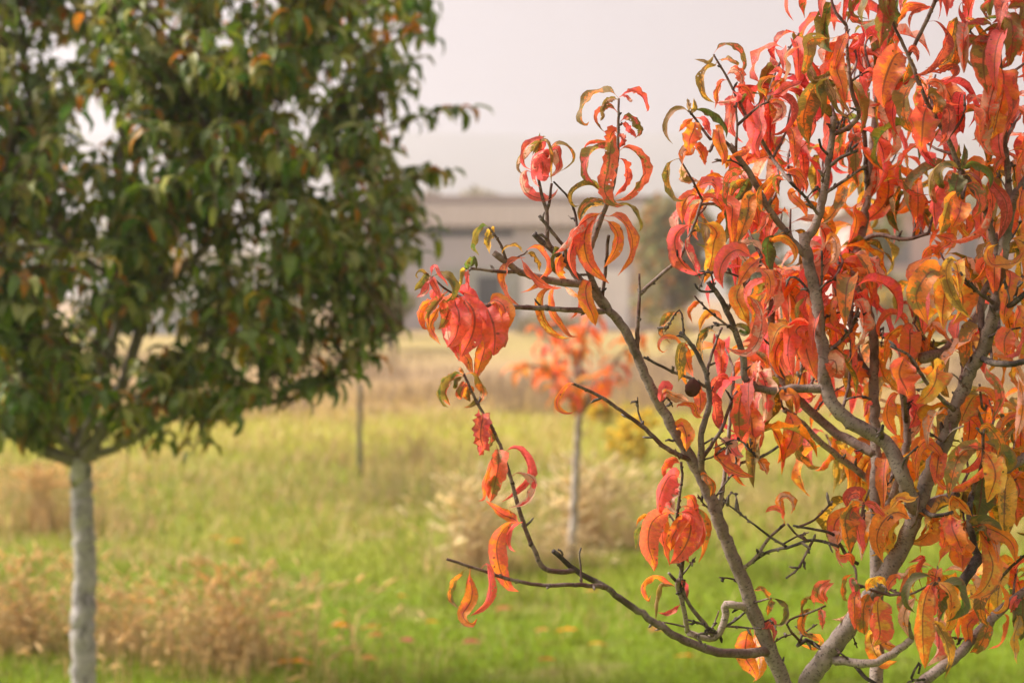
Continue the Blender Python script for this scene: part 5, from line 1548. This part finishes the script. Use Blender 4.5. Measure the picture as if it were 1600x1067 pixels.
def foxtail(name, label, cx, cy, rx_, ry_, n, hmin, hmax, tint, head=(.035, .07)):
    a = rng.uniform(0, 6.28, n); q = np.clip(np.abs(rng.normal(0, .55, n)), 0, 1.7)
    x = cx + np.cos(a) * q * rx_; y = cy + np.sin(a) * q * ry_
    h = rng.uniform(hmin, hmax, n) * (1.08 - .30 * np.minimum(q, 1.5))
    z = ground_z(x, y) - .01
    az = rng.uniform(0, 6.28, n); ln = rng.uniform(.03, .38, n)
    dirs = np.stack([np.cos(az) * ln, np.sin(az) * ln, np.ones(n)], 1)
    b = np.stack([x, y, z], 1)
    mid = b + dirs * np.array([.35, .35, .6]) * h[:, None]
    top = b + dirs * h[:, None] * np.array([1, 1, .93])
    tdir = norm(top - mid + np.stack([np.cos(az) * .12, np.sin(az) * .12, np.zeros(n)], 1))
    side = norm(np.cross(tdir, np.array([[.2, .9, .1]]))); oth = np.cross(tdir, side)
    w = .0016
    tint = np.array(tint)
    cst = tint[None] * rng.uniform(.55, 1.0, (n, 1))
    V = []; F = []; CA = []
    off = 0
    S = np.stack([b - side * w, b + side * w, mid + side * w, mid - side * w, top + side * w * .7, top - side * w * .7], 1).reshape(-1, 3)
    i = np.arange(n)[:, None] * 6
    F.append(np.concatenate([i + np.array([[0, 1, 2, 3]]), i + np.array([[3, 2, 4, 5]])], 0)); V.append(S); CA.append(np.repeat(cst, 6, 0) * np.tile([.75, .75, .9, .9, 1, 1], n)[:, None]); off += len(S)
    # seed heads: four-sided spindles
    hl = rng.uniform(*head, n)[:, None]; hw = hl * rng.uniform(.055, .085, (n, 1))
    ring = [side, oth, -side, -oth]
    r1 = [top + tdir * hl * .30 + k * hw for k in ring]; r2 = [top + tdir * hl * .68 + k * hw * .8 for k in ring]
    Hd = np.stack([top] + r1 + r2 + [top + tdir * hl + np.array([0, 0, -.006])], 1).reshape(-1, 3)
    i = np.arange(n)[:, None] * 10 + off
    fl = []
    for k in range(4):
        k2 = (k + 1) % 4
        fl += [i + np.array([[0, 1 + k, 1 + k2, 1 + k2]]), i + np.array([[1 + k, 5 + k, 5 + k2, 1 + k2]]), i + np.array([[5 + k, 9, 9, 5 + k2]])]
    quads = np.concatenate([fl[j] for j in (1, 4, 7, 10)], 0)
    tris = [np.concatenate([fl[j][:, :3] for j in (0, 3, 6, 9)], 0), np.concatenate([fl[j][:, [0, 1, 3]] for j in (2, 5, 8, 11)], 0)]
    V.append(Hd); CA.append(np.repeat(np.clip(tint * 1.05, 0, .8)[None] * rng.uniform(.8, 1.25, (n, 1)), 10, 0)); off += len(Hd)
    # leaf blades at the foot
    nb = int(n * .8)
    k = rng.integers(0, n, nb)
    bb = b[k] + rng.normal(0, .03, (nb, 3)) * np.array([1, 1, 0]); a2 = rng.uniform(0, 6.28, nb); l2 = rng.uniform(.1, .7, nb) * rng.choice([1, 1, 2], nb); h2 = h[k] * rng.uniform(.35, .8, nb)
    dd = np.stack([np.cos(a2) * l2, np.sin(a2) * l2, np.ones(nb)], 1) * h2[:, None]
    sd2 = np.stack([-np.sin(a2), np.cos(a2), np.zeros(nb)], 1) * .0035
    m_ = bb + dd * np.array([.4, .4, .7]); e_ = bb + dd * np.array([1, 1, .75])
    Bv = np.stack([bb - sd2, bb + sd2, m_ + sd2, m_ - sd2, e_ + sd2 * .2, e_ - sd2 * .2], 1).reshape(-1, 3)
    i = np.arange(nb)[:, None] * 6 + off
    F.append(np.concatenate([i + np.array([[0, 1, 2, 3]]), i + np.array([[3, 2, 4, 5]])], 0))
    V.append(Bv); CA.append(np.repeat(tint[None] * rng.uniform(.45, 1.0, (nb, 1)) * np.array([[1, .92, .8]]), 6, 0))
    faces = [f.tolist() for f in F] + [quads.tolist()] + [t.tolist() for t in tris]
    allf = [q for g in faces for q in g]
    o = mesh_obj(name, np.vstack(V), allf, M_STRAW, None, (cx, cy, 0), ca=np.vstack(CA), smooth=True)
    return tag(o, label, 'dry grass', kind='stuff')
STR = (.76, .55, .28); STR2 = (.84, .64, .40); BRN = (.72, .52, .26)
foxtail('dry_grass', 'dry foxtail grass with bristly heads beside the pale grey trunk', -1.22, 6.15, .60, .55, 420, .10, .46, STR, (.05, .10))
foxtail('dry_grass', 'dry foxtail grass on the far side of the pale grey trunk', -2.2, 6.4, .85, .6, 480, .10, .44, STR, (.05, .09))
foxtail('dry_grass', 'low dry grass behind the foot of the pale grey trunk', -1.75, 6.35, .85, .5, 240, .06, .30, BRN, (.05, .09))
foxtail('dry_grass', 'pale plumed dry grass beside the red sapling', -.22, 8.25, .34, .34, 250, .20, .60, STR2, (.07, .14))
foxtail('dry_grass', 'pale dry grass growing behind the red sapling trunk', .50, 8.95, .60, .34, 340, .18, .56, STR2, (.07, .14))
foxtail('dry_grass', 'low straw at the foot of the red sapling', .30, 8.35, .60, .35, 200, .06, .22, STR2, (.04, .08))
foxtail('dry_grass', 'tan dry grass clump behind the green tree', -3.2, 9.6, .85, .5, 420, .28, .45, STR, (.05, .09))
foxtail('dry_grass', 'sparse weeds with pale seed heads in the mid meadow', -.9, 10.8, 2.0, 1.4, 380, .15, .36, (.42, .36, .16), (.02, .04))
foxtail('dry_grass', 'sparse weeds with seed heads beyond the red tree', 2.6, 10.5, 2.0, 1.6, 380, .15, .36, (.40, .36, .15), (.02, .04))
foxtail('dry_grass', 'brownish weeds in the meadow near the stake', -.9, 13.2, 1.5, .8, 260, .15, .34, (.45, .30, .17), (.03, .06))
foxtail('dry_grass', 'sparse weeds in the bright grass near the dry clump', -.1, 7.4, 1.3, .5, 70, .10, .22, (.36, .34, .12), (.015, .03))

# tall straw of the far field
n = 26000
yf = 18.5 * (36 / 18.5)**rng.uniform(0, 1, n); xf = rng.uniform(-.5, .5, n) * yf
kp = fbm2(xf, yf, .45, 31) > -.02
xf, yf = xf[kp], yf[kp]; n = len(xf)
blades('dry_grass', xf, yf, rng.uniform(.15, .42, n), rng.uniform(.01, .02, n), np.array([(.30, .215, .135)]) * rng.uniform(.7, 1.2, (n, 1)), M_STRAW, 'tall tan straw across the far field', 'dry grass', .4)

# fallen leaves
FL = [(512, 990, 'or', .13), (560, 995, 'o', .12), (905, 1000, 'oy', .13), (497, 1052, 'oy', .20), (386, 857, 'o', .14), (462, 972, 'r', .12), (448, 1000, 'r', .10), (650, 1015, 'd', .09), (720, 1018, 'd', .10), (770, 965, 'or', .12),
      (915, 1022, 'oy', .10), (862, 1000, 'o', .09), (350, 850, 'ro', .10), (600, 1005, 'or', .08), (835, 1045, 'd', .1), (690, 985, 'o', .09), (910, 935, 'r', .10), (250, 955, 'r', .12), (170, 1010, 'd', .14), (620, 940, 'o', .08),
      (1010, 1000, 'or', .1), (1090, 1040, 'oy', .11), (1265, 1030, 'or', .1), (560, 1040, 'y', .09)]
for (u, v, c, L) in FL:
    d = CAM_Z * FPX / (v - 458.6)
    b = P(u, v, d); b[2] = float(ground_z(b[0], b[1])) + .045
    az = rng.uniform(-.5, .5) + (math.pi if rng.random() < .5 else 0)
    cur, W = droop_curve(b, az, math.radians(18), math.radians(40), L, rng.uniform(-.4, .4), 7)
    W = W + np.array([0, 0, rng.uniform(-.6, .6)])
    vv, f, lc = leaf_geo(cur, norm(W), L * .32, 10, 4, fold=.3)
    A, B = pal(c)
    o = mesh_obj('fallen_leaf', vv, f, M_RED, None, cur[0], ca=A, cb=B, lc=lc)
    kind_ = {'or': 'orange red', 'o': 'plain orange', 'oy': 'yellow orange', 'y': 'yellow', 'r': 'bright red', 'ro': 'bright red', 'd': 'dark red'}[c]
    if (u, v) == (497, 1052):
        tag(o, 'large pale orange fallen leaf lying curled beside the foxtail clump', 'leaf', 'fallen leaves in the grass')
    else:
        tag(o, kind_ + ' fallen peach leaf lying in the green grass', 'leaf', kind_ + ' fallen leaves in the grass')

# ------------------------------------------------------------------ air
m, nt = newmat('haze')
out = N(nt, 'ShaderNodeOutputMaterial')
pv = N(nt, 'ShaderNodeVolumePrincipled')
pv.inputs['Color'].default_value = (.80, .82, .90, 1)
pv.inputs['Density'].default_value = .0023
pv.inputs['Anisotropy'].default_value = .60
nt.links.new(pv.outputs[0], out.inputs['Volume'])
mb = MB(); mb.box((-920, -270, -4), (920, 1180, 106))
h = mb.obj('haze', m)
tag(h, 'pale autumn haze filling the air over the fields', 'haze', kind='stuff')
